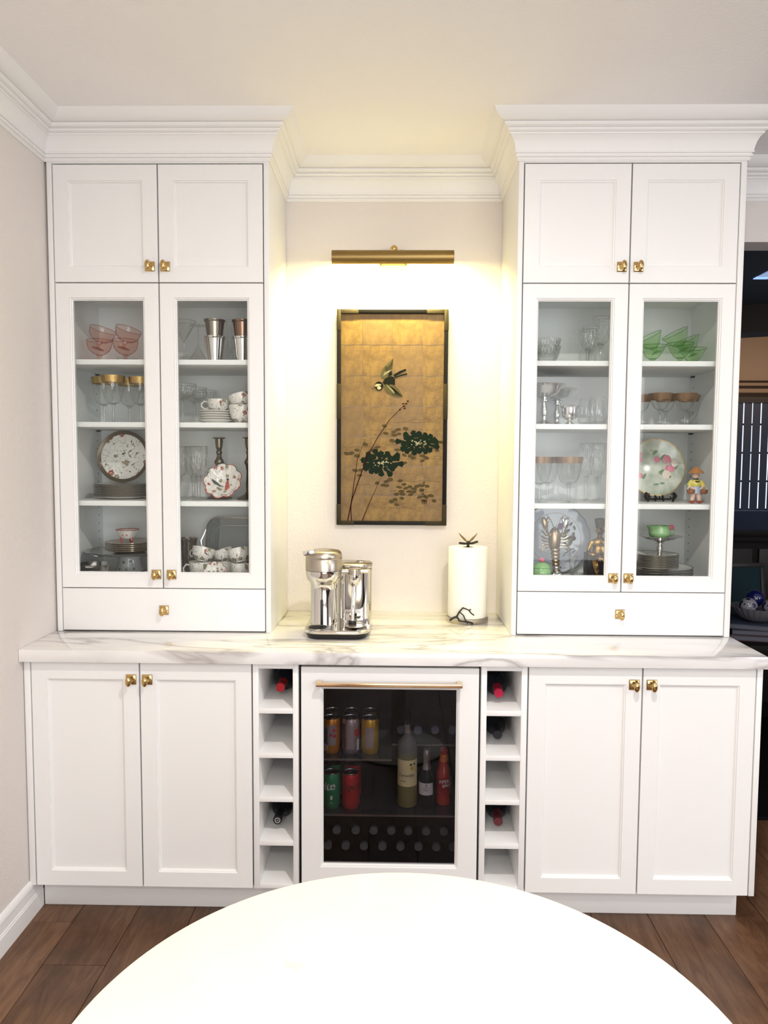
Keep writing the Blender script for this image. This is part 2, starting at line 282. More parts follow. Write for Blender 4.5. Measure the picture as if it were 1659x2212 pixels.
# ------------------------------------------------------------------ mesh helpers
class M:
    def __init__(s): s.v = []; s.f = []; s.mi = []; s.cur = 0
    def add(s, vs, fs):
        o = len(s.v); s.v += [tuple(p) for p in vs]; s.f += [tuple(i + o for i in f) for f in fs]; s.mi += [s.cur] * len(fs); return s
    def box(s, x0, x1, y0, y1, z0, z1):
        vs = [(x, y, z) for x in (x0, x1) for y in (y0, y1) for z in (z0, z1)]
        return s.add(vs, [(0, 1, 3, 2), (4, 6, 7, 5), (0, 4, 5, 1), (2, 3, 7, 6), (0, 2, 6, 4), (1, 5, 7, 3)])
    def lathe(s, prof, n=32, c=(0, 0, 0), rf=None, close=True, axis='z'):
        vs = []; fs = []
        for (r, z) in prof:
            for k in range(n):
                a = 2 * pi * k / n; q = r * (rf(a, z) if rf else 1)
                vs.append((q * cos(a), q * sin(a), z))
        for i in range(len(prof) - 1):
            for k in range(n):
                k2 = (k + 1) % n; fs.append((i * n + k, i * n + k2, (i + 1) * n + k2, (i + 1) * n + k))
        if close:
            if prof[0][0] > 1e-5: fs.append(tuple(range(n))[::-1])
            if prof[-1][0] > 1e-5: fs.append(tuple((len(prof) - 1) * n + k for k in range(n)))
        if axis == 'y': vs = [(x, -z, y) for x, y, z in vs]          # profile z points to -y
        elif axis == 'x': vs = [(z, x, y) for x, y, z in vs]
        elif axis == '+y': vs = [(-x, z, y) for x, y, z in vs]
        vs = [(x + c[0], y + c[1], z + c[2]) for x, y, z in vs]
        return s.add(vs, fs)
    def tube(s, pts, r, n=8):
        pts = [Vector(p) for p in pts]; rs = r if isinstance(r, (list, tuple)) else [r] * len(pts)
        vs = []; fs = []; up = None
        for i, p in enumerate(pts):
            t = (pts[min(i + 1, len(pts) - 1)] - pts[max(i - 1, 0)]).normalized()
            if up is None: up = Vector((0, 0, 1)) if abs(t.z) < 0.9 else Vector((1, 0, 0))
            a = t.cross(up).normalized(); b = a.cross(t).normalized(); up = b
            for k in range(n):
                q = 2 * pi * k / n; vs.append(p + rs[i] * (cos(q) * a + sin(q) * b))
        for i in range(len(pts) - 1):
            for k in range(n):
                k2 = (k + 1) % n; fs.append((i * n + k, i * n + k2, (i + 1) * n + k2, (i + 1) * n + k))
        fs.append(tuple(range(n))[::-1]); fs.append(tuple((len(pts) - 1) * n + k for k in range(n)))
        return s.add(vs, fs)
    def ball(s, c, r, n=12, m=8, rot=None):
        r = r if isinstance(r, (tuple, list)) else (r, r, r); vs = [(0, 0, 1)]; fs = []
        for i in range(1, m):
            for k in range(n): vs.append((sin(pi * i / m) * cos(2 * pi * k / n), sin(pi * i / m) * sin(2 * pi * k / n), cos(pi * i / m)))
        vs.append((0, 0, -1)); L = len(vs) - 1
        for k in range(n): fs.append((0, 1 + k, 1 + (k + 1) % n)); fs.append((L, L - n + (k + 1) % n, L - n + k))
        for i in range(m - 2):
            for k in range(n): k2 = (k + 1) % n; fs.append((1 + i * n + k, 1 + (i + 1) * n + k, 1 + (i + 1) * n + k2, 1 + i * n + k2))
        out = []
        for p in vs:
            q = Vector((p[0] * r[0], p[1] * r[1], p[2] * r[2]))
            if rot: q = rot @ q
            out.append(q + Vector(c))
        return s.add(out, fs)
    def prism(s, poly, y0, y1):          # poly in (x, z), extruded along y
        n = len(poly); vs = [(x, y0, z) for x, z in poly] + [(x, y1, z) for x, z in poly]
        return s.add(vs, [tuple(range(n)), tuple(range(n, 2 * n))[::-1]] + [(i, i + n, (i + 1) % n + n, (i + 1) % n) for i in range(n)])
    def slab(s, poly, z0, z1):           # poly in (x, y), extruded along z
        n = len(poly); vs = [(x, y, z0) for x, y in poly] + [(x, y, z1) for x, y in poly]
        return s.add(vs, [tuple(range(n))[::-1], tuple(range(n, 2 * n))] + [(i, (i + 1) % n, (i + 1) % n + n, i + n) for i in range(n)])
    def xf(s, mtx):
        s.v = [tuple(mtx @ Vector(p)) for p in s.v]; return s
    def mesh(s, name, mats, bevel=0, smooth=True, angle=35, seg=2):
        me = bpy.data.meshes.new(name); me.from_pydata(s.v, [], s.f)
        for mm in (mats if isinstance(mats, (list, tuple)) else [mats]): me.materials.append(mm)
        for p, i in zip(me.polygons, s.mi): p.material_index = i
        bm = bmesh.new(); bm.from_mesh(me); bmesh.ops.recalc_face_normals(bm, faces=bm.faces)
        if bevel:
            es = [e for e in bm.edges if len(e.link_faces) == 2 and e.calc_face_angle(0) > 0.6]
            bmesh.ops.bevel(bm, geom=es, offset=bevel, segments=seg, affect='EDGES', clamp_overlap=True, profile=0.5)
        bm.to_mesh(me); bm.free()
        if smooth:
            me.polygons.foreach_set('use_smooth', [True] * len(me.polygons)); me.set_sharp_from_angle(angle=radians(angle))
        me.update(); return me

def obj(name, m, mats=None, parent=None, loc=(0, 0, 0), rot=(0, 0, 0), scale=(1, 1, 1), bevel=0, label=None, **kw):
    me = m if isinstance(m, bpy.types.Mesh) else m.mesh(name, mats, bevel, **kw)
    o = bpy.data.objects.new(name, me); COL.objects.link(o); o.location = loc; o.rotation_euler = rot
    o.scale = scale if isinstance(scale, (tuple, list)) else (scale,) * 3
    if parent: o.parent = parent
    if label: o['label'] = label
    return o
def tag(o, label, cat, group=None):
    o['label'] = label; o['category'] = cat
    if group: o['group'] = group
    return o
def thing(name, label, cat, loc=(0, 0, 0), rot=(0, 0, 0), group=None, scale=(1, 1, 1)):
    o = bpy.data.objects.new(name, None); COL.objects.link(o); o.empty_display_size = 0.02
    o.location = loc; o.rotation_euler = rot; o.scale = scale
    return tag(o, label, cat, group)
def struct(name, m, mats, parent=None, **kw):
    o = obj(name, m, mats, parent, **kw)
    if not parent: o['kind'] = 'structure'
    return o
def stuff(o): o['kind'] = 'stuff'; return o
CACHE = {}
def cached(key, fn):
    if key not in CACHE: CACHE[key] = fn()
    return CACHE[key]
def text_mesh(s, size, matl, bend=None, shear=0.0, depth=0.0004, align='CENTER', zc=0.0, twist=0.0, bold=0.0):
    cu = bpy.data.curves.new('lettering', 'FONT'); cu.body = s; cu.size = size; cu.align_x = align; cu.align_y = 'CENTER'; cu.shear = shear
    cu.offset = bold; cu.resolution_u = 3
    o = bpy.data.objects.new('lettering', cu); COL.objects.link(o)
    bpy.context.view_layer.update()
    me = bpy.data.meshes.new_from_object(o.evaluated_get(bpy.context.evaluated_depsgraph_get()))
    bpy.data.objects.remove(o)
    for v in me.vertices:
        x, y = v.co.x, v.co.y
        if twist: x, y = x * cos(twist) - y * sin(twist), x * sin(twist) + y * cos(twist)
        if bend: a = x / bend; v.co = (bend * sin(a), -bend * cos(a), y + zc)
        else: v.co = (x, -depth, y + zc)
    me.materials.clear(); me.materials.append(matl); return me

# ------------------------------------------------------------------ dimensions
XL = -1.215; YW = 0.629; YU = 0.235; CEILZ = 2.6774; CT = 0.914
S1, S2, S3, S4 = 1.8768, 1.658, 1.379, 1.085
ZC0 = 2.538; CP = 0.0985

# ------------------------------------------------------------------ room shell
fl = struct('floor', M().box(-1.35, 4.3, -4.7, 6.2, -0.06, -0.0125), GAP)
pw = 0.192; x = -1.2005 - 0.055; ci = 0
while x < 2.75:
    y = -3.2 + random.uniform(-0.9, 0)
    while y < 0.72:
        ln = random.uniform(1.0, 1.9); y1 = min(y + ln, 0.75)
        a, b = max(x, -1.2145), x + pw
        if b - a > 0.02:
            g = 0.0009
            cx, cy = (a + b) / 2, (y + y1) / 2
            mm = M().box(a + g - cx, b - g - cx, y + g - cy, y1 - g - cy, -0.012, 0)
            obj('plank', mm, WOOD, fl, loc=(cx, cy, 0), bevel=0.0012, seg=1)
        y = y1
    x += pw
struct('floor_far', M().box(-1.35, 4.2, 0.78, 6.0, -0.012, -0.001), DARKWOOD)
struct('ceiling', M().box(-1.35, 4.3, -4.7, 0.78, CEILZ, CEILZ + 0.08), CEIL)
struct('wall_left', M().box(XL - 0.12, XL, -4.7, 0.75, -0.05, CEILZ), WALL)
struct('wall_back', M().box(XL, 1.155, YW, YW + 0.12, -0.05, CEILZ), WALL)
struct('wall_header', M().box(1.155, 4.2, YW, YW + 0.12, 2.385, CEILZ), WALL)
struct('wall_right', M().box(4.2, 4.3, -4.7, YW + 0.12, -0.05, CEILZ), WALL)
rw = M().box(XL, -0.35, -4.7, -4.6, -0.05, CEILZ).box(2.15, 4.2, -4.7, -4.6, -0.05, CEILZ).box(-0.35, 2.15, -4.7, -4.6, -0.05, 0.68).box(-0.35, 2.15, -4.7, -4.6, 2.25, CEILZ)
struct('wall_rear', rw, WALL)
wn = M().box(-0.35, 2.15, -4.64, -4.6, 0.68, 0.74).box(-0.35, 2.15, -4.64, -4.6, 2.19, 2.25).box(-0.35, -0.29, -4.64, -4.6, 0.74, 2.19).box(2.09, 2.15, -4.64, -4.6, 0.74, 2.19)
struct('window_1', wn, TRIM)

struct('reflection_panel_1', M().box(2.45, 4.0, -4.615, -4.57, 0, 2.15), mat('dark_reflection_panel', (0.06, 0.03, 0.018), 0.4))  # unseen dark panel added to darken reflections in the chrome
struct('reflection_panel_2', M().box(XL, XL + 0.03, -4.3, -3.1, 0, 2.15), bpy.data.materials['dark_reflection_panel'])  # second unseen panel, also added for darker chrome reflections
# crown moulding, mitred at every corner
CR = [(0, 0), (0.045, 0), (0.055, 0.02), (0.085, 0.035), (0.09, 0.055), (0.055, 0.062), (0.055, 0.075), (0.10, 0.085), (0.125, 0.105), (0.13, 0.135), (0.10, 0.145), (0.10, 0.16), (0.15, 0.17), (0.165, 0.20), (0.14, 0.215), (0.15, 0.24), (0.17, 0.31),
      (0.21, 0.40), (0.275, 0.49), (0.34, 0.535), (0.375, 0.54), (0.385, 0.575), (0.36, 0.588), (0.42, 0.60), (0.46, 0.62), (0.475, 0.655), (0.44, 0.668), (0.50, 0.68), (0.56, 0.70), (0.595, 0.735), (0.60, 0.762), (0.56, 0.775), (0.64, 0.785), (0.72, 0.80),
      (0.80, 0.835), (0.88, 0.885), (0.95, 0.945), (1.0, 1.0)]
H = CEILZ - ZC0
path = [(XL, -4.6), (XL, YU), (-0.4434, YU), (-0.4434, YW), (0.4056, YW), (0.4056, YU), (1.1705, YU), (1.1705, YW), (4.2, YW)]
def seg_n(a, b): d = Vector((b[0] - a[0], b[1] - a[1])).normalized(); return Vector((d.y, -d.x))
for i in range(len(path) - 1):
    n = seg_n(path[i], path[i + 1]); ends = []
    for j, (p, oth) in enumerate(((path[i], (path[i - 1], path[i]) if i > 0 else None), (path[i + 1], (path[i + 1], path[i + 2]) if i + 2 < len(path) else None))):
        if oth is None: mit = n
        else:
            n2 = seg_n(*oth); mit = (n + n2) / (1 + n.dot(n2))
        ends.append((p, mit))
    vs = []
    for (p, mt) in ends:
        for (d, z) in CR: vs.append((p[0] + mt.x * d * CP, p[1] + mt.y * d * CP, ZC0 + z * H))
        vs.append((p[0], p[1], CEILZ))
    k = len(CR) + 1; fs = [(a, a + 1, a + 1 + k, a + k) for a in range(k - 1)] + [tuple(range(k)), tuple(range(k, 2 * k))[::-1]]
    struct('trim_%d' % (i + 1), M().add(vs, fs), TRIM, angle=25)
# left baseboard
bb = [(0, 0), (0.013, 0), (0.013, 0.058), (0.0105, 0.062), (0.012, 0.066), (0.0095, 0.070), (0.009, 0.098), (0.0115, 0.102), (0.0105, 0.110), (0.007, 0.119), (0.003, 0.124), (0, 0.124)]
vs = [(XL + d, -4.6, z) for d, z in bb] + [(XL + d, 0.073, z) for d, z in bb]; k = len(bb)
struct('baseboard_left', M().add(vs, [(a, (a + 1) % k, (a + 1) % k + k, a + k) for a in range(k)] + [tuple(range(k))[::-1], tuple(range(k, 2 * k))]), TRIM, angle=25)
struct('trim_9', M().box(-1.2, 1.155, 0.0745, 0.092, 0, 0.112), PAINT, bevel=0.0008)   # toe kick
struct('trim_10', M().box(XL, 1.155, YW - 0.012, YW - 0.0005, -0.012, 0.0), GAP)

# ------------------------------------------------------------------ cabinet doors
FR_PANEL = [(0, 0.0195), (0, 0.0012), (0.0012, 0), (0.0, 0.0)]
def door_bm(x0, x1, z0, z1, yf, stile, top, bot, solid=True, depth=0.010, t=0.0195):
    m = M()
    def ring(i, y, s=0):   # s: inset on the inner opening
        if i == 'o': return [(x0 + s, y, z0 + s), (x1 - s, y, z0 + s), (x1 - s, y, z1 - s), (x0 + s, y, z1 - s)]
        return [(x0 + stile + s, y, z0 + bot + s), (x1 - stile - s, y, z0 + bot + s), (x1 - stile - s, y, z1 - top - s), (x0 + stile + s, y, z1 - top - s)]
    rs = [ring('o', yf + t), ring('o', yf + 0.001), ring('o', yf, 0.001), ring('i', yf), ring('i', yf + 0.0035, 0.0006), ring('i', yf + 0.0045, 0.0045), ring('i', yf + depth * 0.8, 0.0058), ring('i', yf + depth, 0.009)]
    if not solid: rs.append(ring('i', yf + t, 0.009)); 
    vs = [p for r in rs for p in r]; fs = []
    for i in range(len(rs) - 1):
        for k in range(4): k2 = (k + 1) % 4; fs.append((i * 4 + k, i * 4 + k2, (i + 1) * 4 + k2, (i + 1) * 4 + k))
    L = (len(rs) - 1) * 4
    if solid: fs.append((3, 2, 1, 0))
    else:
        for k in range(4): k2 = (k + 1) % 4; fs.append((L + k, L + k2, k2, k))
    return m.add(vs, fs), (x0 + stile + 0.009, x1 - stile - 0.009, z0 + bot + 0.009, z1 - top - 0.009)
def knob_mesh():
    def f():
        m = M(); s = 0.0165
        m.add([(-s, 0, -s), (s, 0, -s), (s, 0, s), (-s, 0, s), (-s, -0.002, -s), (s, -0.002, -s), (s, -0.002, s), (-s, -0.002, s), (-s + .003, -0.0045, -s + .003), (s - .003, -0.0045, -s + .003), (s - .003, -0.0045, s - .003), (-s + .003, -0.0045, s - .003)],
              [(3, 2, 1, 0), (0, 1, 5, 4), (1, 2, 6, 5), (2, 3, 7, 6), (3, 0, 4, 7), (4, 5, 9, 8), (5, 6, 10, 9), (6, 7, 11, 10), (7, 4, 8, 11), (8, 9, 10, 11)])
        m.lathe([(0.0105, 0.004), (0.0095, 0.0065), (0.0055, 0.010), (0.0045, 0.016), (0.006, 0.021), (0.0075, 0.023)], 16, axis='y')
        m.ball((0, -0.0285, 0), (0.0095, 0.0072, 0.0165), 20, 14)
        return m.mesh('knob', BRASS, angle=40)
    return cached('knob', f)
def knob(parent, x, y, z): return obj('knob', knob_mesh(), parent=parent, loc=(x, y, z), label='polished brass knob on a square plate')

def shaker(parent, x0, x1, z0, z1, yf, kx, kz, stile=0.05, top=0.05, bot=0.05):
    m, inn = door_bm(x0, x1, z0, z1, yf, stile, top, bot, solid=True)
    d = obj('door', m, PAINT, parent, angle=20)
    obj('panel', M().box(inn[0] - 0.001, inn[1] + 0.001, yf + 0.0097, yf + 0.016, inn[2] - 0.001, inn[3] + 0.001), PAINT, d)
    knob(d, kx, yf, kz); return d
def glassdoor(parent, x0, x1, z0, z1, yf, kx, kz, ox0, ox1, oz0, oz1):
    m = M(); st = ox0 - x0 - 0.009; 
    mm, inn = door_bm(x0, x1, z0, z1, yf, st, z1 - oz1 - 0.009, oz0 - z0 - 0.009, solid=False)
    d = obj('door', mm, PAINT, parent, angle=20)
    obj('pane', M().box(inn[0] - 0.001, inn[1] + 0.001, yf + 0.0125, yf + 0.0155, inn[2] - 0.001, inn[3] + 0.001), PANE, d, label='clear glass pane', smooth=False)
    knob(d, kx, yf, kz); return d

# ------------------------------------------------------------------ base cabinets
def base_cabinet(x0, xs, x1, xo0, xo1, label, kn):
    t = thing('base_cabinet', label, 'cabinet', ((x0 + x1) / 2, 0.3, 0.1125), group='white shaker base cabinets')
    ox, oy, oz = (x0 + x1) / 2, 0.3, 0.1125
    def L(m): return m.xf(Matrix.Translation((-ox, -oy, -oz)))
    a, b = (min(x0, xo0), max(x1, xo1))
    car = M().box(a, a + 0.018, 0.021, 0.60, 0.1125, 0.868).box(b - 0.018, b, 0.021, 0.60, 0.1125, 0.868).box(a + 0.018, b - 0.018, 0.021, 0.60, 0.1125, 0.13).box(a + 0.018, b - 0.018, 0.021, 0.60, 0.85, 0.868).box(a + 0.018, b - 0.018, 0.58, 0.60, 0.13, 0.85)
    obj('body', L(car), PAINT, t)
    e0, e1 = (xo0, x0 - 0.0015) if xo0 < x0 else (x1 + 0.0015, xo1)
    obj('end_panel', L(M().box(e0, e1, 0.0, 0.0205, 0.1115, 0.868)), PAINT, t, bevel=0.0008)
    obj('seam_shade', L(M().box(x0, x1, 0.0200, 0.0209, 0.856, 0.8685).box(xs - .006, xs + .006, 0.0200, 0.0209, 0.1135, 0.856).box(x0, x0 + .004, 0.0200, 0.0209, 0.1135, 0.856).box(x1 - .004, x1, 0.0200, 0.0209, 0.1135, 0.856)), GAP, t, label='dark strips standing in for shade in the door seams')  # dark strips put the shade of the door seams into colour
    g = 0.0022
    for (p, q, kx, kz) in ((x0 + g, xs - g, *kn[0]), (xs + g, x1 - g, *kn[1])):
        m, inn = door_bm(p, q, 0.1125, 0.866, 0, 0.0505, 0.0535, 0.0505)
        d = obj('door', L(m), PAINT, t, angle=20)
        obj('panel', L(M().box(inn[0] - .001, inn[1] + .001, 0.0097, 0.016, inn[2] - .001, inn[3] + .001)), PAINT, d)
        obj('knob', knob_mesh(), parent=d, loc=(kx - ox, -oy, kz - oz), label='polished brass knob on a square plate')
    return t
base_cabinet(-1.1905, -0.8335, -0.4665, -1.2120, -0.4665, 'white two-door base cabinet under the counter beside the left wall', ((-0.8605, 0.8125), (-0.8075, 0.8125)))
base_cabinet(0.4272, 0.7936, 1.1566, 0.4272, 1.1760, 'white two-door base cabinet under the counter at its open right end', ((0.7665, 0.8125), (0.8225, 0.8125)))

def wine_rack(x0, x1, o0, o1, label):
    t = thing('wine_rack', label, 'wine rack', ((x0 + x1) / 2, 0.28, 0.1125), group='white cubby wine racks')
    ox, oy, oz = (x0 + x1) / 2, 0.28, 0.1125
    def P(name, *b, **k): return obj(name, M().box(*b).xf(Matrix.Translation((-ox, -oy, -oz))), PAINT, t, bevel=0.0007, **k)
    P('side_panel', x0 + 0.001, o0, 0, 0.56, 0.1125, 0.866); P('side_panel', o1, x1 - 0.001, 0, 0.56, 0.1125, 0.866)
    P('back_panel', o0, o1, 0.53, 0.56, 0.1125, 0.866)
    for (a, b) in ((0.852, 0.866), (0.7035, 0.721), (0.5550, 0.572), (0.4072, 0.4236), (0.2590, 0.2762), (0.1125, 0.1285)):
        P('shelf', o0, o1, 0.0008, 0.53, a, b)
    return t
wine_rack(-0.4650, -0.3151, -0.4450, -0.3336, 'white wine cubby column between left base cabinet and beverage cooler')
wine_rack(0.2751, 0.4260, 0.2945, 0.4058, 'white wine cubby column between beverage cooler and right base cabinet')

# beverage cooler
bc = thing('beverage_cooler', 'white-framed glass-door beverage cooler with a long gold handle', 'cooler', (0, 0, 0))
obj('body', M().box(-0.3135, -0.27, 0.024, 0.56, 0.02, 0.866).box(0.235, 0.2735, 0.024, 0.56, 0.02, 0.866).box(-0.27, 0.235, 0.50, 0.56, 0.02, 0.866)
    .box(-0.27, 0.235, 0.024, 0.50, 0.815, 0.866).box(-0.27, 0.235, 0.024, 0.50, 0.02, 0.150), SATINBLACK, bc, label='black cooler body')
m, inn = door_bm(-0.3065, 0.2690, 0.118, 0.8600, -0.001, 0.0625, 0.0655, 0.0705, solid=False, t=0.022)
cd = obj('door', m, PAINT, bc, angle=20)
obj('pane', M().box(inn[0] - .001, inn[1] + .001, 0.0135, 0.0175, inn[2] - .001, inn[3] + .001), COOLERPANE, cd, smooth=False, label='dark tinted glass pane')
hm = M().box(-0.2545, 0.2125, -0.040, -0.028, 0.806, 0.818).box(-0.2545, -0.2385, -0.03, -0.001, 0.806, 0.818).box(0.1965, 0.2125, -0.03, -0.001, 0.806, 0.818)
obj('handle', hm, GOLDHANDLE, cd, bevel=0.001, label='long square gold bar handle')
SH = mat('dark_glass_shelf', (0.03, 0.035, 0.045), 0.08)
SHE = mat('shelf_edge_trim', (0.30, 0.28, 0.25), 0.3, 0.8)
def shelf(x0, x1, y0, y1, z):
    s = obj('shelf', M().box(x0, x1, y0, y1, z - 0.005, z), SH, bc, label='dark glass shelf'); obj('edge_trim', M().box(x0, x1, y0 - 0.002, y0, z - 0.006, z), SHE, s)
shelf(-0.268, -0.012, 0.055, 0.46, 0.5340); shelf(-0.010, 0.233, 0.16, 0.46, 0.5465); shelf(-0.268, 0.233, 0.045, 0.46, 0.3480)
obj('kick_grille', M().box(-0.268, 0.233, 0.026, 0.035, 0.151, 0.158).box(-0.268, 0.233, 0.030, 0.04, 0.160, 0.166), IRON, bc)

# countertop
ct = obj('countertop', M().box(XL + 0.001, 1.178, -0.0275, YW - 0.001, 0.8735, CT - 0.0003), MARBLE, bevel=0.0015)
tag(ct, 'long white marble countertop with grey veins running over all base units', 'countertop')

# ------------------------------------------------------------------ upper cabinets
HINGE = mat('dark_hinge', (0.05, 0.05, 0.055), 0.4, 0.6)
def hutch(x0, d0, xs, d1, x1, panes, knobs, label):
    t = thing('display_cabinet', label, 'cabinet', ((x0 + x1) / 2, 0.43, CT), group='tall white display cabinets')
    ox, oy, oz = (x0 + x1) / 2, 0.43, CT; T = Matrix.Translation((-ox, -oy, -oz))
    def P(name, m, mt=PAINT, par=None, **k): return obj(name, m.xf(T), mt, par or t, **k)
    P('side_panel', M().box(x0, d0 - 0.0015, YU, YW - 0.002, CT + 0.0005, ZC0 + 0.1), bevel=0.0008)
    P('side_panel', M().box(d1 + 0.0015, x1, YU, YW - 0.002, CT + 0.0005, ZC0 + 0.1), bevel=0.0008)
    P('top_rail', M().box(d0 - 0.001, d1 + 0.001, YU, YU + 0.02, 2.5335, ZC0 + 0.1))
    i0, i1 = d0 + 0.004, d1 - 0.004
    P('carcass', M().box(i0 - 0.004, i0, YU + 0.022, 0.612, 1.068, 2.53).box(i1, i1 + 0.004, YU + 0.022, 0.612, 1.068, 2.53).box(i0, i1, 0.605, 0.612, 1.068, 2.53)
      .box(i0, i1, YU + 0.022, 0.605, 1.068, S4 - 0.0003).box(i0, i1, YU + 0.022, 0.605, 2.1235, 2.142), INNER)
    P('drawer_box', M().box(i0, i1, YU + 0.022, 0.60, 0.925, 1.062), GAP)
    P('gap_shade_sheet', M().box(i0, i1, YU + 0.022, YU + 0.026, 2.144, 2.53), GAP)  # dark sheet giving the upper door gaps their shade
    for z in (S1, S2, S3): P('shelf', M().box(i0 + 0.001, i1 - 0.001, YU + 0.030, 0.603, z - 0.0180, z - 0.0003), INNER, bevel=0.0006)
    ph = M()
    for side, xx in ((0, i0), (1, i1)):
        for z0, z1 in ((S4, S3), (S3, S2), (S2, S1)):
            z = z0 + 0.06
            while z < z1 - 0.04:
                for yy in (0.30, 0.565): ph.box(xx - 0.0003 if not side else xx - 0.0006, xx + 0.0006 if not side else xx + 0.0003, yy - 0.0025, yy + 0.0025, z - 0.0025, z + 0.0025)
                z += 0.032
        for z in (S1 - 0.0205, S2 - 0.0205, S3 - 0.0205): ph.box(xx if not side else xx - 0.012, xx + 0.012 if not side else xx, 0.556, 0.572, z - 0.0035, z + 0.002)
    stuff(P('shelf_pin_holes', ph, HINGE))
    for z in (2.00, 1.195):
        for a, b in ((i0, i0 + 0.010), (i1 - 0.010, i1)): P('hinge', M().box(a, b, YU + 0.022, YU + 0.05, z - 0.009, z + 0.009), HINGE, bevel=0.002)
    seam_strips = M().box(xs - .006, xs + .006, YU + .0200, YU + .0218, 1.06, 2.53)  # shade in the door and drawer seams, made as dark strips
    for e_ in (d0 - .0015, d1 - .0055): seam_strips.box(e_, e_ + .007, YU + .0200, YU + .0218, .916, 2.5335)
    for z_ in (.9155, 1.0655, 2.1295, 2.5265): seam_strips.box(d0, d1, YU + .0200, YU + .0219, z_, z_ + .009)
    P('seam_shade', seam_strips, GAP, label='dark strips standing in for shade in the door seams')
    g = 0.0022
    for j, (a, b) in enumerate(((d0 + g, xs - g), (xs + g, d1 - g))):
        m, inn = door_bm(a, b, 2.1360, 2.5300, YU, 0.050, 0.0535, 0.0505)
        d = P('door', m, angle=20); P('panel', M().box(inn[0] - .001, inn[1] + .001, YU + 0.0097, YU + 0.016, inn[2] - .001, inn[3] + .001), par=d)
        obj('knob', knob_mesh(), parent=d, loc=(knobs[j][0] - ox, YU - oy, 2.1885 - oz), label='polished brass knob on a square plate')
        p0, p1 = panes[j]
        m = M(); mm, inn = door_bm(a, b, 1.0720, 2.1322, YU, p0 - a - 0.009, 2.1322 - 2.075 - 0.009, 1.1275 - 1.072 - 0.009, solid=False)
        # right stile may differ slightly: shift inner right edge
        d = P('door', mm, angle=20)
        P('pane', M().box(inn[0] - .001, inn[1] + .001, YU + 0.0125, YU + 0.0155, inn[2] - .001, inn[3] + .001), PANE, d, smooth=False, label='clear glass pane')
        obj('knob', knob_mesh(), parent=d, loc=(knobs[j][1] - ox, YU - oy, 1.1205 - oz), label='polished brass knob on a square plate')
    d = P('drawer', M().box(d0 + g, d1 - g, YU, YU + 0.0195, 0.9190, 1.0690), bevel=0.0012)
    obj('knob', knob_mesh(), parent=d, loc=((-0.8238 if x0 < 0 else 0.7855) - ox, YU - oy, 0.9928 - oz), label='polished brass knob on a square plate')
    return t
hutch(-1.2065, -1.1875, -0.8255, -0.4629, -0.4434, ((-1.1285, -0.883), (-0.766, -0.517)), ((-0.8549, -0.8493), (-0.802, -0.795)), 'tall white display cabinet with glass doors, against the left wall')
hutch(0.4056, 0.4243, 0.7869, 1.1499, 1.1705, ((0.4815, 0.7270), (0.8420, 1.0880)), ((0.7597, 0.7584), (0.8161, 0.8116)), 'tall white display cabinet with glass doors, right of the picture')

# ------------------------------------------------------------------ picture light
pl = thing('picture_light', 'brushed brass tube picture light above the gold painting', 'lamp', (-0.0215, YW, 2.31))
T = Matrix.Translation((0.0215, -YW, -2.31))
sh = M(); prof = []
for k in range(19):
    a = radians(-78 + 240 * k / 18); prof.append((cos(a), sin(a)))
vs = []; fs = []; r = 0.0262; cy, cz = 0.508, 2.293
for xx in (-0.2515, 0.2085):
    for (rr) in (r, r - 0.0015):
        for c, s_ in prof: vs.append((xx, cy + rr * -c * 1.0, cz + rr * s_))
n = 19
for k in range(n - 1):
    fs += [(k, k + 1, 2 * n + k + 1, 2 * n + k), (n + k, 3 * n + k, 3 * n + k + 1, n + k + 1), (k, n + k, n + k + 1, k + 1), (2 * n + k, 2 * n + k + 1, 3 * n + k + 1, 3 * n + k)]
fs += [(0, 2 * n, 3 * n, n), (n - 1, 2 * n - 1, 4 * n - 1, 3 * n - 1)]
sh.add(vs, fs)
for x0, x1 in ((-0.2515, -0.250), (0.207, 0.2085)):
    sh.add([(x0, cy - r * c, cz + r * s_) for c, s_ in prof] + [(x1, cy - r * c, cz + r * s_) for c, s_ in prof],
           [tuple(range(n)), tuple(range(n, 2 * n))[::-1]] + [(k, (k + 1) % n, (k + 1) % n + n, k + n) for k in range(n)])
obj('lamp_shade', sh.xf(T), AGED, pl)
obj('back_plate', M().box(-0.074, 0.033, YW - 0.006, YW, 2.278, 2.352).box(-0.067, 0.026, YW - 0.011, YW - 0.006, 2.285, 2.345).xf(T), BRASS, pl, bevel=0.002)
obj('arm', M().tube([(-0.0205, YW - 0.008, 2.318), (-0.0205, YW - 0.04, 2.322), (-0.0205, 0.56, 2.332), (-0.0205, 0.513, 2.317)], 0.006, 12).xf(T), BRASS, pl)
obj('ball_joint', M().ball((-0.0175, 0.566, 2.3400), 0.0145, 20, 14).xf(T), BRASS, pl)
obj('wing_screw', M().lathe([(0.003, 0), (0.003, 0.012), (0.0065, 0.0145), (0.0045, 0.018), (0.007, 0.022)], 14, axis='x').xf(T @ Matrix.Translation((-0.006, 0.560, 2.330))), BRASS, pl)
obj('bulb', M().lathe([(0.0001, -0.2), (0.008, -0.196), (0.008, 0.196), (0.0001, 0.2)], 14, axis='x').xf(T @ Matrix.Translation((-0.0215, 0.512, 2.291))), LAMPGLOW, pl)

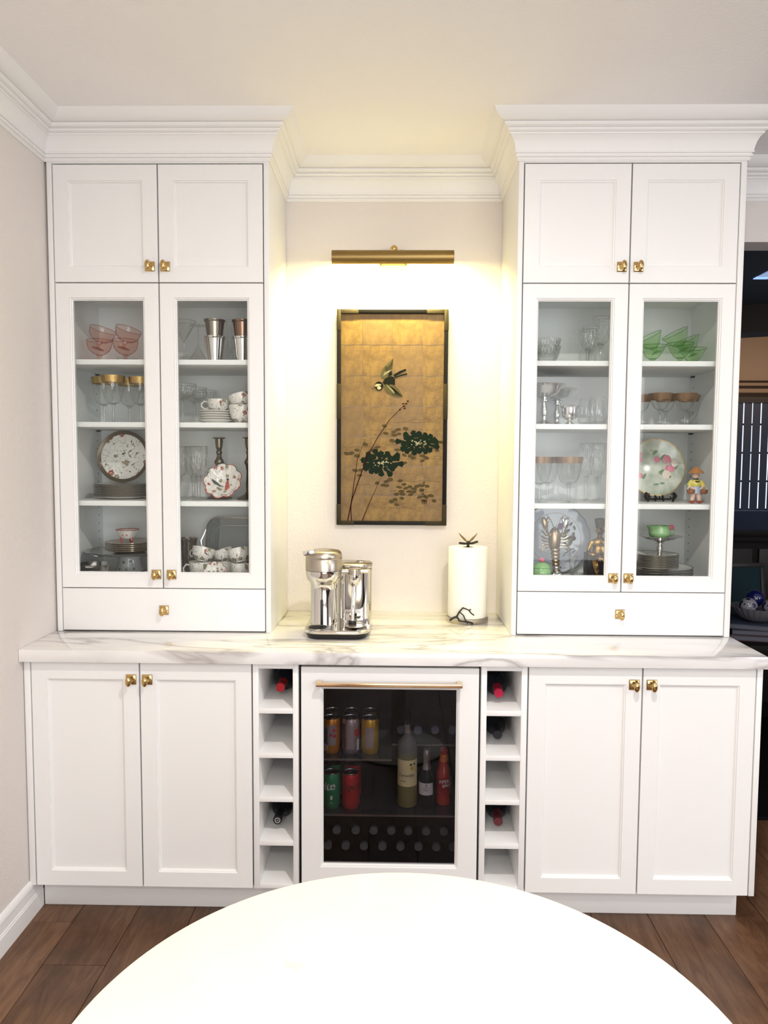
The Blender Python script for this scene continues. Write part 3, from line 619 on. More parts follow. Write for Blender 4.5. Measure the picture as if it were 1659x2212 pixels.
# ------------------------------------------------------------------ painting
px0, px1, pz0, pz1 = -0.2405, 0.1975, 1.2695, 2.1190
pa = thing('framed_painting', 'tall narrow gold leaf painting of a flying bird over dark blossoms, black frame', 'painting', ((px0 + px1) / 2, YW - 0.012, pz0))
T = Matrix.Translation((-(px0 + px1) / 2, -(YW - 0.012), -pz0)); YF = YW - 0.012
fw = 0.0155
fm = M()
for poly in ([(px0, pz0), (px1, pz0), (px1 - fw, pz0 + fw), (px0 + fw, pz0 + fw)], [(px0, pz1), (px1, pz1), (px1 - fw, pz1 - fw), (px0 + fw, pz1 - fw)],
             [(px0, pz0), (px0, pz1), (px0 + fw, pz1 - fw), (px0 + fw, pz0 + fw)], [(px1, pz0), (px1, pz1), (px1 - fw, pz1 - fw), (px1 - fw, pz0 + fw)]):
    fm.prism(poly, YF - 0.016, YF + 0.0105)
obj('frame', fm.xf(T), FRAMEBLACK, pa, bevel=0.003)
obj('backing', M().box(px0 + 0.005, px1 - 0.005, YF - 0.001, YF + 0.003, pz0 + 0.005, pz1 - 0.005).xf(T), DARKRIM, pa)
def mount(a0, a1, b0, b1): obj('brass_mount', M().box(a0, a1, YF - 0.0175, YF - 0.006, b0, b1).xf(T), FRAMEGOLD, pa, bevel=0.0022, label='embossed brass mount on the frame')
e = 0.0008; c_ = 0.083
for (a0, a1) in ((px0 - e, px0 + fw + e), (px1 - fw - e, px1 + e)):
    mount(a0, a1, pz1 - c_, pz1 + e); mount(a0, a1, pz0 - e, pz0 + c_); mount(a0, a1, (pz0 + pz1) / 2 - 0.005, (pz0 + pz1) / 2 + 0.135)
mount(px0 + fw, px0 + 0.085, pz1 - fw - e, pz1 + e); mount(px1 - 0.085, px1 - fw, pz1 - fw - e, pz1 + e)
mount(px0 + fw, px0 + 0.07, pz0 - e, pz0 + fw + e); mount(px1 - 0.085, px1 - fw, pz0 - e, pz0 + fw + e)
ix0, ix1, iz0, iz1 = px0 + fw - 0.001, px1 - fw + 0.001, pz0 + fw - 0.001, pz1 - fw + 0.001
def pq(zx, zy):      # picture-plane coordinates measured on the flat painting
    v = (zy - 125) / 1980.0; l = 100 - 8 * v; r_ = 1090 - 32 * v
    return (ix0 + (ix1 - ix0) * (zx - l) / (r_ - l), iz1 - (iz1 - iz0) * v)
us = [98, 305, 590, 880, 1092]; vs_ = [125, 420, 712, 1003, 1297, 1575, 1860, 2105]
for i in range(4):
    for j in range(7):
        a = pq(us[i], vs_[j]); b = pq(us[i + 1], vs_[j + 1]); g = 0.0010
        x0 = ix0 if i == 0 else a[0] + g; x1 = ix1 if i == 3 else b[0] - g
        cx, cz = (x0 + x1) / 2, (a[1] + b[1]) / 2
        obj('gold_leaf', M().box(x0 - cx, x1 - cx, -0.0008, 0.0, b[1] + g - cz, a[1] - g - cz), GOLDLEAF, pa, loc=(cx - (px0 + px1) / 2, -0.0012, cz - pz0))
def flat(m, pts, y): m.add([(*(lambda q: (q[0], y, q[1]))(pq(*p)),) for p in pts], [tuple(range(len(pts)))])
def stroke(m, pts, w0, w1, y):
    P_ = [Vector(pq(*p)) for p in pts]; n_ = len(P_); vs = []
    for i, p in enumerate(P_):
        t = (P_[min(i + 1, n_ - 1)] - P_[max(i - 1, 0)]).normalized(); nn = Vector((-t.y, t.x)); wd = w0 + (w1 - w0) * i / (n_ - 1)
        vs += [(p.x + nn.x * wd, y, p.y + nn.y * wd), (p.x - nn.x * wd, y, p.y - nn.y * wd)]
    m.add(vs, [(2 * i, 2 * i + 1, 2 * i + 3, 2 * i + 2) for i in range(n_ - 1)])
def blob(m, cx, cy, rx, ry, y, rot=0, n=12, jag=0.0):
    pts = []
    for k in range(n):
        a = 2 * pi * k / n; q = 1 + jag * (random.random() - 0.5); X, Y_ = rx * cos(a) * q, ry * sin(a) * q
        pts.append((cx + X * cos(rot) - Y_ * sin(rot), cy + X * sin(rot) + Y_ * cos(rot)))
    flat(m, pts, y)
y1, y2, y3, y4 = YF - 0.0023, YF - 0.0026, YF - 0.0034, YF - 0.0038
rnd = random.Random(3)
lm = M()
for (cx, cy) in [(512, 1187), (525, 1256), (600, 1245), (640, 1222), (712, 1212), (605, 1275), (650, 1262), (585, 1328), (330, 1365), (445, 1390), (395, 1420), (250, 1420), (150, 1453), (195, 1450), (250, 1475), (632, 1415), (700, 1465), (755, 1472), (785, 1492), (870, 1470), (905, 1490), (872, 1520), (703, 1540), (1010, 1415), (1040, 1340), (975, 1390), (232, 1615), (285, 1612), (275, 1662),
                 (440, 1735), (500, 1755), (530, 1720), (565, 1700), (530, 1760), (660, 1713), (650, 1775), (695, 1748), (710, 1785), (750, 1770), (790, 1790), (820, 1765), (855, 1757), (915, 1763), (670, 1815), (745, 1815), (790, 1820), (860, 1803), (625, 1843), (680, 1840), (760, 1845), (845, 1870), (900, 1865), (950, 1855), (675, 1882), (610, 1895), (575, 1913), (625, 1943), (980, 1905), (885, 1905)]:
    blob(lm, cx, cy, rnd.uniform(22, 32), rnd.uniform(13, 18), y1 - rnd.random() * 0.0001, rnd.uniform(-0.3, 0.3))
stuff(obj('painted_leaves', lm.xf(T), BRUSHLEAF, pa, smooth=False))
wm = M()
for (xa, xb, cy) in [(590, 1050, 1150), (750, 960, 1125), (365, 1030, 1225), (400, 640, 1268), (310, 620, 1365), (170, 500, 1390), (620, 1060, 1480), (620, 1060, 1500), (650, 930, 1650), (480, 1040, 1715), (230, 520, 1752), (360, 860, 1850), (560, 1060, 1812), (880, 1060, 1895), (410, 800, 1925), (480, 860, 1975)]:
    stroke(wm, [(xa + (xb - xa) * t / 12, cy + 6 * sin(t * 1.3 + cy)) for t in range(13)], 0.00045, 0.0003, y1 - 0.0001)
stuff(obj('painted_water_lines', wm.xf(T), BRUSHLINE, pa, smooth=False))
def blossom(cx, cy, sx):
    m = M(); r2 = random.Random(int(cx)); outs = []
    for k in range(17):
        a = 2 * pi * k / 17 + r2.uniform(-0.1, 0.1); q = r2.uniform(0.72, 1.05)
        outs.append((cx + sx * q * cos(a), cy + sx * 0.62 * q * sin(a), a))
    for i, (a, b, an) in enumerate(outs):
        w_ = sx * 0.155; dx, dy = cos(an), 0.62 * sin(an); nl = math.hypot(dx, dy); dx /= nl; dy /= nl
        for (tt, ww) in ((0.0, 1.0),):
            flat(m, [(a + dx * w_ * .9, b + dy * w_ * .9), (a + dx * .3 * w_ - dy * w_, b + dy * .3 * w_ + dx * w_), (a - dx * w_ * 1.0 - dy * w_ * .55, b - dy * w_ + dx * w_ * .55), (cx + (a - cx) * .45, cy + (b - cy) * .45), (a - dx * w_ + dy * w_ * .55, b - dy * w_ - dx * w_ * .55), (a + dx * .3 * w_ + dy * w_, b + dy * .3 * w_ - dx * w_)], y2 - i * 0.00001)
    for k in range(13):
        a = 2 * pi * k / 13 + 0.2; q = r2.uniform(0.46, 0.60); blob(m, cx + sx * q * cos(a), cy + sx * 0.62 * q * sin(a), sx * 0.15, sx * 0.115, y2 - 0.0003 - k * 0.00001, a, 7, 0.5)
    blob(m, cx, cy, sx * 0.42, sx * 0.22, y2 - 0.0005, 0, 18, 0.35)
    obj('painted_blossom', m.xf(T), BRUSHGREEN, pa, smooth=False, label='dark green painted blossom with white stamens')
    s = M()
    for k in range(26): blob(s, cx + r2.gauss(0, sx * 0.2), cy + r2.gauss(0, sx * 0.07), 7, 5, y3 - k * 0.00001, r2.random(), 6)
    return s
st_ = [blossom(478, 1540, 195), blossom(828, 1345, 185)]
for s in st_: stuff(obj('painted_stamens', s.xf(T), BRUSHWHITE, pa, smooth=False))
rm = M()
stroke(rm, [(160, 2100), (200, 1900), (290, 1640), (350, 1480), (440, 1310), (560, 1130), (660, 1030), (725, 965)], 0.0022, 0.0008, y3)
stroke(rm, [(195, 2100), (190, 1960), (215, 1780), (255, 1500), (300, 1385), (333, 1310)], 0.0018, 0.0005, y3)
stroke(rm, [(298, 2100), (370, 1920), (430, 1790), (473, 1685)], 0.0016, 0.0005, y3)
for a in ((660, 1030), (690, 975), (705, 1020), (735, 950), (720, 975), (700, 1000)): blob(rm, a[0], a[1], 12, 7, y3 - 0.0001, rnd.uniform(-1, 1), 7)
stuff(obj('painted_reeds', rm.xf(T), BRUSHRED, pa, smooth=False))
b1 = M(); b2 = M(); b3 = M()
flat(b2, [(475, 700), (500, 640), (550, 590), (598, 545), (590, 610), (570, 660), (590, 690), (555, 720), (520, 738), (485, 735)], y3)
flat(b2, [(500, 800), (530, 760), (600, 790), (650, 840), (688, 905), (640, 912), (580, 895), (525, 860)], y3)
flat(b1, [(495, 775), (520, 735), (570, 712), (600, 720), (615, 745), (612, 800), (575, 790), (545, 800), (510, 790)], y3 - 0.0001)
flat(b1, [(580, 650), (590, 700), (545, 720), (560, 680)], y3 - 0.0001)
flat(b1, [(600, 700), (660, 665), (718, 643), (722, 660), (665, 690), (608, 722)], y3 - 0.0001)
flat(b1, [(608, 722), (670, 700), (728, 684), (730, 700), (672, 712), (615, 735)], y3 - 0.00015)
blob(b1, 462, 808, 40, 44, y3 - 0.0001, 0, 16)
flat(b3, [(424, 800), (440, 786), (480, 790), (482, 800), (440, 812), (428, 815)], y4); blob(b3, 463, 825, 20, 17, y4, 0, 12)
for k in range(9):
    stroke(b3, [(505 + k * 6, 640 - k * 4 + 70), (520 + k * 8, 640 - k * 2 + 30)], 0.0006, 0.0003, y4); stroke(b3, [(535 + k * 7, 790 + k * 7), (545 + k * 8, 815 + k * 9)], 0.0006, 0.0003, y4)
for k in range(8):
    stroke(b1, [(560 - k * 6, 700 - k * 2), (585 - k * 9, 640 - k * 3), (596 - k * 9, 552 + k * 18)], 0.0005, 0.0009, y3 - 0.0002); stroke(b1, [(545 + k * 5, 800 + k * 3), (600 + k * 4, 830 + k * 6), (685 - k * 14, 908 - k * 3)], 0.0005, 0.0009, y3 - 0.0002)
obj('painted_bird_wings', b2.xf(T), BRUSHOLIVE, pa, smooth=False); obj('painted_bird', b1.xf(T), BRUSHGREY, pa, smooth=False); stuff(obj('painted_bird_markings', b3.xf(T), BRUSHWHITE, pa, smooth=False))
bk = M(); stroke(bk, [(428, 815), (392, 838)], 0.0016, 0.0004, y4); obj('painted_beak', bk.xf(T), BRUSHRED, pa, smooth=False)
sg = M()
for s in (((865, 1738), (900, 1725)), ((885, 1715), (885, 1760)), ((870, 1760), (900, 1755)), ((890, 1740), (870, 1765)), ((880, 1790), (875, 1835)), ((865, 1800), (900, 1795)), ((875, 1835), (915, 1890)), ((860, 1845), (890, 1830))): stroke(sg, s, 0.0011, 0.0006, y4)
obj('painted_signature', sg.xf(T), BRUSHGREY, pa, smooth=False)
sl = M()
for (cx, cy) in ((875, 1915), (900, 1915)):
    for s in (((cx - 9, cy - 18), (cx + 9, cy - 18)), ((cx + 9, cy - 18), (cx + 9, cy + 18)), ((cx + 9, cy + 18), (cx - 9, cy + 18)), ((cx - 9, cy + 18), (cx - 9, cy - 18)), ((cx - 9, cy), (cx + 9, cy))): stroke(sl, s, 0.0007, 0.0007, y4)
obj('painted_seal', sl.xf(T), BRUSHRED, pa, smooth=False)

# ------------------------------------------------------------------ coffee machine
cm = thing('coffee_machine', 'chrome and brushed steel coffee machine on the marble counter', 'coffee machine', (-0.204, 0.27, CT))
T = Matrix.Translation((0.204, -0.27, -CT))
def rrect(x0, x1, y0, y1, r, n=6):
    pts = []
    for (cx, cy, a0) in ((x1 - r, y1 - r, 0), (x0 + r, y1 - r, 90), (x0 + r, y0 + r, 180), (x1 - r, y0 + r, 270)):
        for k in range(n + 1): a = radians(a0 + 90 * k / n); pts.append((cx + r * cos(a), cy + r * sin(a)))
    return pts
def loft(rings):
    n = len(rings[0][0]); vs = [(x, y, z) for r, z in rings for x, y in r]; fs = [tuple(range(n))[::-1], tuple(len(vs) - n + k for k in range(n))]
    for i in range(len(rings) - 1):
        for k in range(n): k2 = (k + 1) % n; fs.append((i * n + k, i * n + k2, (i + 1) * n + k2, (i + 1) * n + k))
    return M().add(vs, fs)
X0, X1, Y0, Y1 = -0.3185, -0.0915, 0.137, 0.400
obj('base', loft([(rrect(X0 + .012, X1 - .012, Y0 + .009, Y1 - .01, 0.045), CT), (rrect(X0 + .003, X1 - .003, Y0 + .001, Y1 - .003, 0.05), CT + 0.0195)]).xf(T), BLACK, cm, label='black plastic base')
obj('tray', loft([(rrect(X0 + .002, X1 - .002, Y0 + .001, Y1, 0.052), CT + 0.0195), (rrect(X0, X1, Y0, Y1, 0.053), CT + 0.0215), (rrect(X0, X1, Y0, Y1, 0.053), CT + 0.028), (rrect(X0 + .004, X1 - .004, Y0 + .004, Y1 - .004, 0.05), CT + 0.032), (rrect(X0 + .010, X1 - .010, Y0 + .010, Y1 - .010, 0.045), CT + 0.0305)]).xf(T), CHROME, cm)
obj('column', M().lathe([(0.0485, CT + 0.030), (0.0475, CT + 0.034), (0.0468, 1.070), (0.0475, 1.085), (0.052, 1.094), (0.0605, 1.105), (0.0645, 1.120), (0.0650, 1.1365)], 56, (-0.2590, 0.270, 0)).xf(T), CHROME, cm)
obj('seam_ring', M().lathe([(0.0640, 1.1360), (0.0640, 1.1385)], 56, (-0.259, 0.27, 0)).xf(T), BLACK, cm)
obj('brew_head', M().lathe([(0.0655, 1.138), (0.0655, 1.179), (0.0648, 1.180), (0.0655, 1.1812), (0.0655, 1.190), (0.0625, 1.200), (0.056, 1.2065), (0.046, 1.2085), (0.02, 1.2125), (0.0001, 1.213)], 56, (-0.259, 0.27, 0)).xf(T), STEEL, cm)
obj('lever', M().box(-0.326, -0.285, 0.205, 0.235, 1.196, 1.2155).xf(T @ Matrix.Translation((-0.30, 0.22, 1.206)) @ Matrix.Rotation(radians(-7), 4, 'Y') @ Matrix.Translation((0.30, -0.22, -1.206))), CHROME, cm, bevel=0.004)
obj('spout_slot', M().box(-0.2665, -0.2565, 0.2165, 0.23, CT + 0.031, 1.038).xf(T), BLACK, cm, bevel=0.0035)
obj('cup_rest', M().lathe([(0.040, CT + .0325), (0.040, CT + .035), (0.036, CT + .035), (0.034, CT + .033), (0.0001, CT + .033)], 40, (-0.272, 0.182, 0)).xf(T), STEEL, cm)
gr = M()
for k in range(-4, 5): gr.box(-0.272 - 0.03, -0.272 + 0.03, 0.182 + k * 0.007 - 0.0012, 0.182 + k * 0.007 + 0.0012, CT + .0335, CT + .0348)
stuff(obj('cup_rest_slots', gr.xf(T), BLACK, cm))
obj('drip_plate', M().lathe([(0.0395, CT + .0322), (0.0395, CT + .0345), (0.034, CT + .0345), (0.0325, CT + .0332), (0.0001, CT + .0332)], 40, (-0.1435, 0.2250, 0)).xf(T), STEEL, cm)
obj('water_tank', loft([(rrect(-0.2300, -0.0895, 0.318, 0.428, 0.045), CT + 0.0), (rrect(-0.2300, -0.0895, 0.318, 0.428, 0.045), 1.141)]).xf(T), CHROME, cm)
obj('tank_lid', loft([(rrect(-0.2310, -0.0885, 0.317, 0.429, 0.045), 1.1412), (rrect(-0.2310, -0.0885, 0.317, 0.429, 0.045), 1.149), (rrect(-0.226, -0.0935, 0.322, 0.424, 0.042), 1.1525)]).xf(T), NICKEL, cm)
obj('lid_button', M().lathe([(0.019, 1.1525), (0.019, 1.1560), (0.016, 1.1575), (0.0001, 1.158)], 24, (-0.135, 0.375, 0)).xf(T), CHROME, cm)
obj('pipe', M().tube([(-0.198, 0.275, 1.131), (-0.105, 0.285, 1.131), (-0.096, 0.30, 1.131), (-0.094, 0.325, 1.131)], 0.0078, 16).xf(T), CHROME, cm)
obj('wand_collar', M().lathe([(0.0235, 1.1195), (0.0235, 1.1390), (0.021, 1.1405), (0.0001, 1.1405)], 32, (-0.1505, 0.28, 0)).xf(T), STEEL, cm)
obj('wand_cup', M().lathe([(0.0125, 1.078), (0.0145, 1.079), (0.0225, 1.098), (0.0240, 1.110), (0.0240, 1.1195)], 32, (-0.1505, 0.28, 0)).xf(T), CHROME, cm)
obj('steam_wand', M().tube([(-0.1505, 0.28, 1.082), (-0.1525, 0.276, 1.03), (-0.1550, 0.262, 0.99), (-0.1555, 0.250, 0.955)], [0.0095, 0.0085, 0.0065, 0.0065], 18).xf(T), CHROME, cm)
obj('wand_foot', M().lathe([(0.014, 0.9455), (0.0145, 0.949), (0.0145, 0.957), (0.012, 0.9585)], 24, (-0.1555, 0.2495, 0)).xf(T), BLACK, cm)

# ------------------------------------------------------------------ paper towel
tcx, tcy = 0.2735, 0.475
th = thing('paper_towel_holder', 'steel paper towel holder with black twig ornaments, under the white roll', 'towel holder', (tcx, tcy, CT))
obj('base', M().lathe([(0.079, 0.0), (0.080, 0.003), (0.080, 0.0165), (0.0785, 0.018), (0.0001, 0.018)], 48), NICKEL, th)
obj('rod', M().tube([(0, 0, 0.018), (0, 0, 0.292)], 0.006, 12), IRON, th)
fn = M(); fn.ball((0, 0, 0.300), (0.006, 0.006, 0.009), 10, 8)
for (dx, dy, dz, r_) in ((-0.035, -0.012, 0.004, 0.0042), (0.036, -0.010, 0.010, 0.0042), (0.01, 0.025, 0.006, 0.003)):
    fn.tube([(0, 0, 0.297), (dx * .5, dy * .5, 0.297 + dz * .3), (dx, dy, 0.297 + dz)], [r_ * .8, r_ * 1.1, r_], 8)
fo = obj('finial', fn, IRON, th)
lf = M()
for sx in (-1, 1): lf.tube([(0, 0, 0.300), (sx * 0.015, 0, 0.315), (sx * 0.026, 0.002, 0.326), (sx * 0.035, 0.003, 0.337)], [0.0015, 0.0042, 0.003, 0.0012], 8)
obj('finial_leaves', lf, IRONGOLD, fo)
br = M()
def R3(px, py): # points on a plane just in front of the roll
    return ((px - 640) * 0.000194, -0.083 if abs(px - 640) < 300 else -0.070, (2020 - py) * 0.000194)
def twig(pts, w0, w1): br.tube([((px - 640) * 0.000194, -(0.0835 if py > 1900 else 0.080), max(0.004, (2010 - py) * 0.000200)) for px, py in pts], [w0 + (w1 - w0) * i / (len(pts) - 1) for i in range(len(pts))], 8)
twig([(260, 1925), (330, 1880), (400, 1850), (450, 1760), (515, 1690)], 0.0050, 0.0026)
twig([(515, 1690), (570, 1705), (630, 1730), (675, 1715)], 0.0026, 0.0020); twig([(630, 1730), (680, 1790), (735, 1828)], 0.0022, 0.0022)
twig([(455, 1770), (530, 1830), (560, 1900), (590, 1950)], 0.0020, 0.0022); twig([(400, 1855), (450, 1925), (560, 1945), (650, 1960), (715, 1985)], 0.0038, 0.0036)
twig([(480, 1935), (470, 1950)], 0.0025, 0.001); twig([(600, 1950), (605, 1985)], 0.0025, 0.002); twig([(515, 1690), (515, 1675)], 0.003, 0.0015)
obj('twig', br, IRON, th, label='black branch-shaped arm in front of the roll')
tr = thing('paper_towel_roll', 'white paper towel roll standing on the steel holder', 'paper towel', (tcx, tcy, CT + 0.0185))
obj('roll', M().lathe([(0.020, 0.0), (0.0735, 0.0), (0.0745, 0.002), (0.0745, 0.2635), (0.073, 0.266), (0.045, 0.2668), (0.020, 0.266), (0.020, 0.0)], 64, close=False), WHITEPAPER, tr)
obj('core', M().lathe([(0.0205, 0.0), (0.0205, 0.2663), (0.0190, 0.2663), (0.0190, 0.0)], 32, close=False), mat('grey_cardboard', (0.45, 0.40, 0.34), 0.9), tr, label='grey cardboard core')

# ------------------------------------------------------------------ round table in front
tb = thing('round_table', 'white round pedestal table in the foreground', 'table', (0.0156, -1.4786, 0))
obj('tabletop', M().lathe([(0.0001, 0.728), (0.40, 0.728), (0.446, 0.735), (0.459, 0.744), (0.4617, 0.752), (0.4600, 0.7585), (0.4560, 0.760), (0.0001, 0.760)], 160), TABLETOP, tb)
obj('pedestal', M().lathe([(0.24, 0.0), (0.245, 0.006), (0.23, 0.016), (0.12, 0.035), (0.06, 0.07), (0.042, 0.14), (0.040, 0.40), (0.05, 0.60), (0.09, 0.69), (0.14, 0.728)], 64), PAINT, tb)

# ------------------------------------------------------------------ glassware builders
RIMS = {PINKG: glassmat('pink_rim', (0.62, 0.20, 0.17), (0.4, 0.08, 0.06), reflect=0.3), GREENG: glassmat('green_rim', (0.20, 0.42, 0.15), (0.08, 0.2, 0.05), reflect=0.3), GLASS: glassmat('clear_rim', (0.72, 0.73, 0.72), (0.3, 0.3, 0.3), reflect=0.45), CRYSTAL: glassmat('crystal_rim', (0.72, 0.73, 0.72), (0.3, 0.3, 0.3), reflect=0.45)}
def stemware(name, label, cat, group, loc, r, h, kind='goblet', mats=(GLASS, STEMG), rim=None, scale=1.0, rot=(0, 0, 0)):
    K = {   # bowl profile (r, z) from stem top to rim; stem profile; both in fractions
        'goblet': ([(0.0, .40), (.22, .405), (.52, .44), (.70, .52), (.82, .66), (.92, .84), (1.0, 1.0)], [(.10, .02), (.085, .05), (.09, .12), (.11, .20), (.10, .30), (.13, .37), (.24, .40), (.15, .41)], [(.0, .0), (.62, .0), (.64, .012), (.30, .03), (.0, .035)], .86),
        'coupe': ([(0.0, .48), (.20, .485), (.42, .53), (.56, .58), (.72, .72), (.88, .87), (1.0, 1.0)], [(.10, .02), (.085, .06), (.09, .30), (.12, .40), (.26, .48), (.15, .49)], [(.0, .0), (.60, .0), (.62, .02), (.26, .04), (.0, .045)], .80),
        'ribbed': ([(0.0, .58), (.18, .59), (.55, .66), (.93, .76), (1.0, .79), (1.0, 1.0)], [(.08, .02), (.07, .06), (.07, .50), (.12, .58), (.10, .59)], [(.0, .0), (.66, .0), (.68, .02), (.2, .04), (.0, .045)], .8),
        'martini': ([(0.0, .50), (.06, .51), (1.0, 1.0)], [(.09, .02), (.06, .06), (.06, .46), (.10, .50), (.05, .52)], [(.0, .0), (.66, .0), (.68, .015), (.2, .035), (.0, .04)], .8),
        'crystal': ([(0.0, .42), (.25, .425), (.66, .47), (.86, .56), (.96, .70), (1.0, .85), (1.0, 1.0)], [(.26, .02), (.17, .07), (.16, .20), (.22, .30), (.30, .38), (.40, .42), (.2, .43)], [(.0, .0), (.78, .0), (.82, .02), (.35, .05), (.0, .055)], .8),
        'flute': ([(0.0, .36), (.3, .37), (.8, .45), (1.0, .62), (1.0, 1.0)], [(.2, .02), (.13, .06), (.13, .30), (.3, .36), (.2, .37)], [(.0, .0), (1.3, .0), (1.35, .015), (.5, .03), (.0, .035)], .8),
        'sherbet': ([(0.0, .30), (.30, .31), (.52, .42), (.70, .64), (.88, .86), (.985, .985), (1.0, 1.0)], [(.20, .05), (.16, .12), (.17, .22), (.28, .30), (.2, .31)], [(.0, .0), (.36, .0), (.38, .03), (.3, .07), (.0, .08)], .8),
        'pinkcoupe': ([(0.0, .34), (.22, .345), (.50, .41), (.76, .54), (.90, .66), (.97, .82), (1.0, 1.0)], [(.16, .03), (.13, .10), (.14, .24), (.24, .34), (.15, .35)], [(.0, .0), (.44, .0), (.46, .025), (.3, .05), (.0, .055)], .8)}[kind]
    t = thing(name, label, cat, loc, rot=rot, group=group)
    sm = lambda pr: cached(('sw', kind, tuple(pr), mats[0].name, rim.name if rim else '', round(r, 4), round(h, 4)), lambda: None)
    zr = K[3]
    def interp(z):
        for (a, b), (c, d) in zip(K[0][:-1], K[0][1:]):
            if b <= z <= d: return a + (c - a) * (z - b) / max(d - b, 1e-6)
        return 1
    rf = None
    if kind in ('crystal',): rf = lambda a, z: 1 + 0.025 * cos(a * 12)
    if kind == 'ribbed': rf = lambda a, z: 1 + 0.02 * cos(a * 30)
    if kind == 'sherbet': rf = lambda a, z: 1 + 0.015 * cos(a * 10)
    nseg = 120 if kind == 'ribbed' else 48
    top = [(a, b) for a, b in K[0] if (not rim or b < zr)]
    if rim: top.append((interp(zr), zr))
    bp = [(a * r, b * h) for a, b in top]
    if not rim: bp += [(bp[-1][0] + 0.0004, bp[-1][1] + 0.0006), (bp[-1][0] - 0.0008, bp[-1][1] + 0.0006), (bp[-1][0] - 0.0012, bp[-1][1] - 0.001)]
    key = (kind, mats[0].name, bool(rim), round(r, 4), round(h, 4))
    obj('bowl', cached(('b',) + key, lambda: M().lathe(bp, nseg, rf=rf, close=False).mesh('bowl', mats[0])), parent=t)
    if rim:
        rp = [(interp(z) * r, z * h) for z in (zr, (zr + 1) / 2, 1.0)]; rp += [(rp[-1][0] - 0.0008, rp[-1][1]), (rp[0][0] - 0.0008, rp[0][1])]
        obj('rim_band', cached(('r', rim.name) + key, lambda: M().lathe(rp, nseg, close=False).mesh('rim_band', rim)), parent=t, label='wide gold band at the rim')
    if not rim and mats[0] in RIMS:
        zt_ = bp[-2][1]; rt = r
        obj('rim', cached(('rim',) + key, lambda: M().tube([(rt * cos(2 * pi * k / 48), rt * sin(2 * pi * k / 48), zt_) for k in range(49)], .00065, 6).mesh('rim', RIMS[mats[0]])), parent=t)
    obj('stem', cached(('s',) + key, lambda: M().lathe([(a * r, b * h) for a, b in K[1]], 20).mesh('stem', mats[1])), parent=t)
    obj('foot', cached(('f',) + key, lambda: M().lathe([(max(a * r, 1e-5), b * h) for a, b in K[2]], 40).mesh('foot', mats[0])), parent=t)
    return t
PK = (PINKG, PINKG); GK = (GREENG, GREENG)
def pinks():
    S = [(-1.0898, .0, 'lower left'), (-0.9957, .0, 'lower right')]
    g = 'pink glass coupes on the top shelf'
    stemware('dessert_glass', 'pink glass coupe standing upright, lower left of the four', 'glass', g, (-1.090, .37, S1), .0451, .0815, 'pinkcoupe', PK)
    stemware('dessert_glass', 'pink glass coupe standing upright, lower right of the four', 'glass', g, (-0.994, .37, S1), .0455, .0825, 'pinkcoupe', PK)
    stemware('dessert_glass', 'pink glass coupe stacked tilted, upper left of the four', 'glass', g, (-1.0945, .365, S1 + 0.0500), .0467, .0740, 'pinkcoupe', PK, rot=(radians(-9), radians(13), 0))
    stemware('dessert_glass', 'pink glass coupe stacked tilted, upper right of the four', 'glass', g, (-1.000, .365, S1 + 0.0515), .0459, .0740, 'pinkcoupe', PK, rot=(radians(-9), radians(13), 0))
pinks()
for i, (xx, l) in enumerate(((-1.043, 'left one'), (-0.935, 'right one'))):
    t = thing('small_bowl', 'low clear glass bowl behind the pink coupes, ' + l, 'bowl', (xx, .52, S1), group='clear bowls behind the pink coupes')
    obj('bowl', cached('lowbowl', lambda: M().lathe([(0.0001, .001), (0.014, .002), (.028, .014), (.036, .032), (.038, .040), (.037, .0405), (.035, .032)], 40, close=False).mesh('bowl', GLASS)), parent=t)
    obj('foot', cached('lowfoot', lambda: M().lathe([(0.016, 0), (.017, .002), (.012, .004)], 30).mesh('foot', STEMG)), parent=t)
g = 'gold-rimmed goblets on the second shelf'
for (xx, yy, r, h, l) in ((-1.0336, .345, .0430, .170, 'gold-rimmed clear goblet, frontmost of the five behind the left pane'), (-1.0990, .425, .0445, .173, 'gold-rimmed clear goblet standing farthest left, beside the inner cabinet wall'),
                          (-1.0370, .520, .0440, .176, 'gold-rimmed clear goblet at the back, between the frontmost and right goblets'), (-0.9440, .375, .0420, .168, 'gold-rimmed clear goblet, front right next to the door stile'), (-0.9400, .500, .0430, .174, 'gold-rimmed clear goblet behind the front right one')):
    stemware('goblet', l, 'glass', g, (xx, yy, S2), r, h, 'goblet', rim=GOLDRIM)

# ------------------------------------------------------------------ plates
def plate_mesh(r, matl, rimm, key):
    def f():
        m = M(); m.lathe([(0.0001, 0.0), (r * .52, 0.0), (r * .55, -0.001 + .002), (r * .70, .004), (r * .97, .0105), (r, .0120), (r * .995, .0132), (r * .96, .0122), (r * .68, .0062), (r * .58, .0040), (0.0001, .0040)], 64)
        n = len(m.f); m.cur = 0
        for i in range(len(m.f)):
            k = (i // 64)
            if k in (4, 5, 6): m.mi[i] = 1
        return m.mesh('plate', [matl, rimm])
    return cached(('plate', key, r), f)
def plate(label, group, loc, r, matl, rimm, key, rot=(0, 0, 0)):
    o = obj('plate', plate_mesh(r, matl, rimm, key), loc=loc, rot=rot); return tag(o, label, 'plate', group)
ordn = ['bottom', 'second from the bottom', 'third from the bottom', 'fourth from the bottom', 'fifth from the bottom', 'sixth from the bottom', 'seventh from the bottom', 'eighth from the bottom', 'ninth from the bottom', 'tenth from the bottom']
for k in range(8):
    l = 'topmost' if k == 7 else ordn[k]
    plate('cream dinner plate in the stack under the floral plate, ' + l, 'stacked cream dinner plates', (-1.0300, .415, S3 + 0.0003 + k * 0.0062), .105, PORC, DARKRIM, 'dinner')
z0 = S3 + 7 * 0.0062 + 0.0140
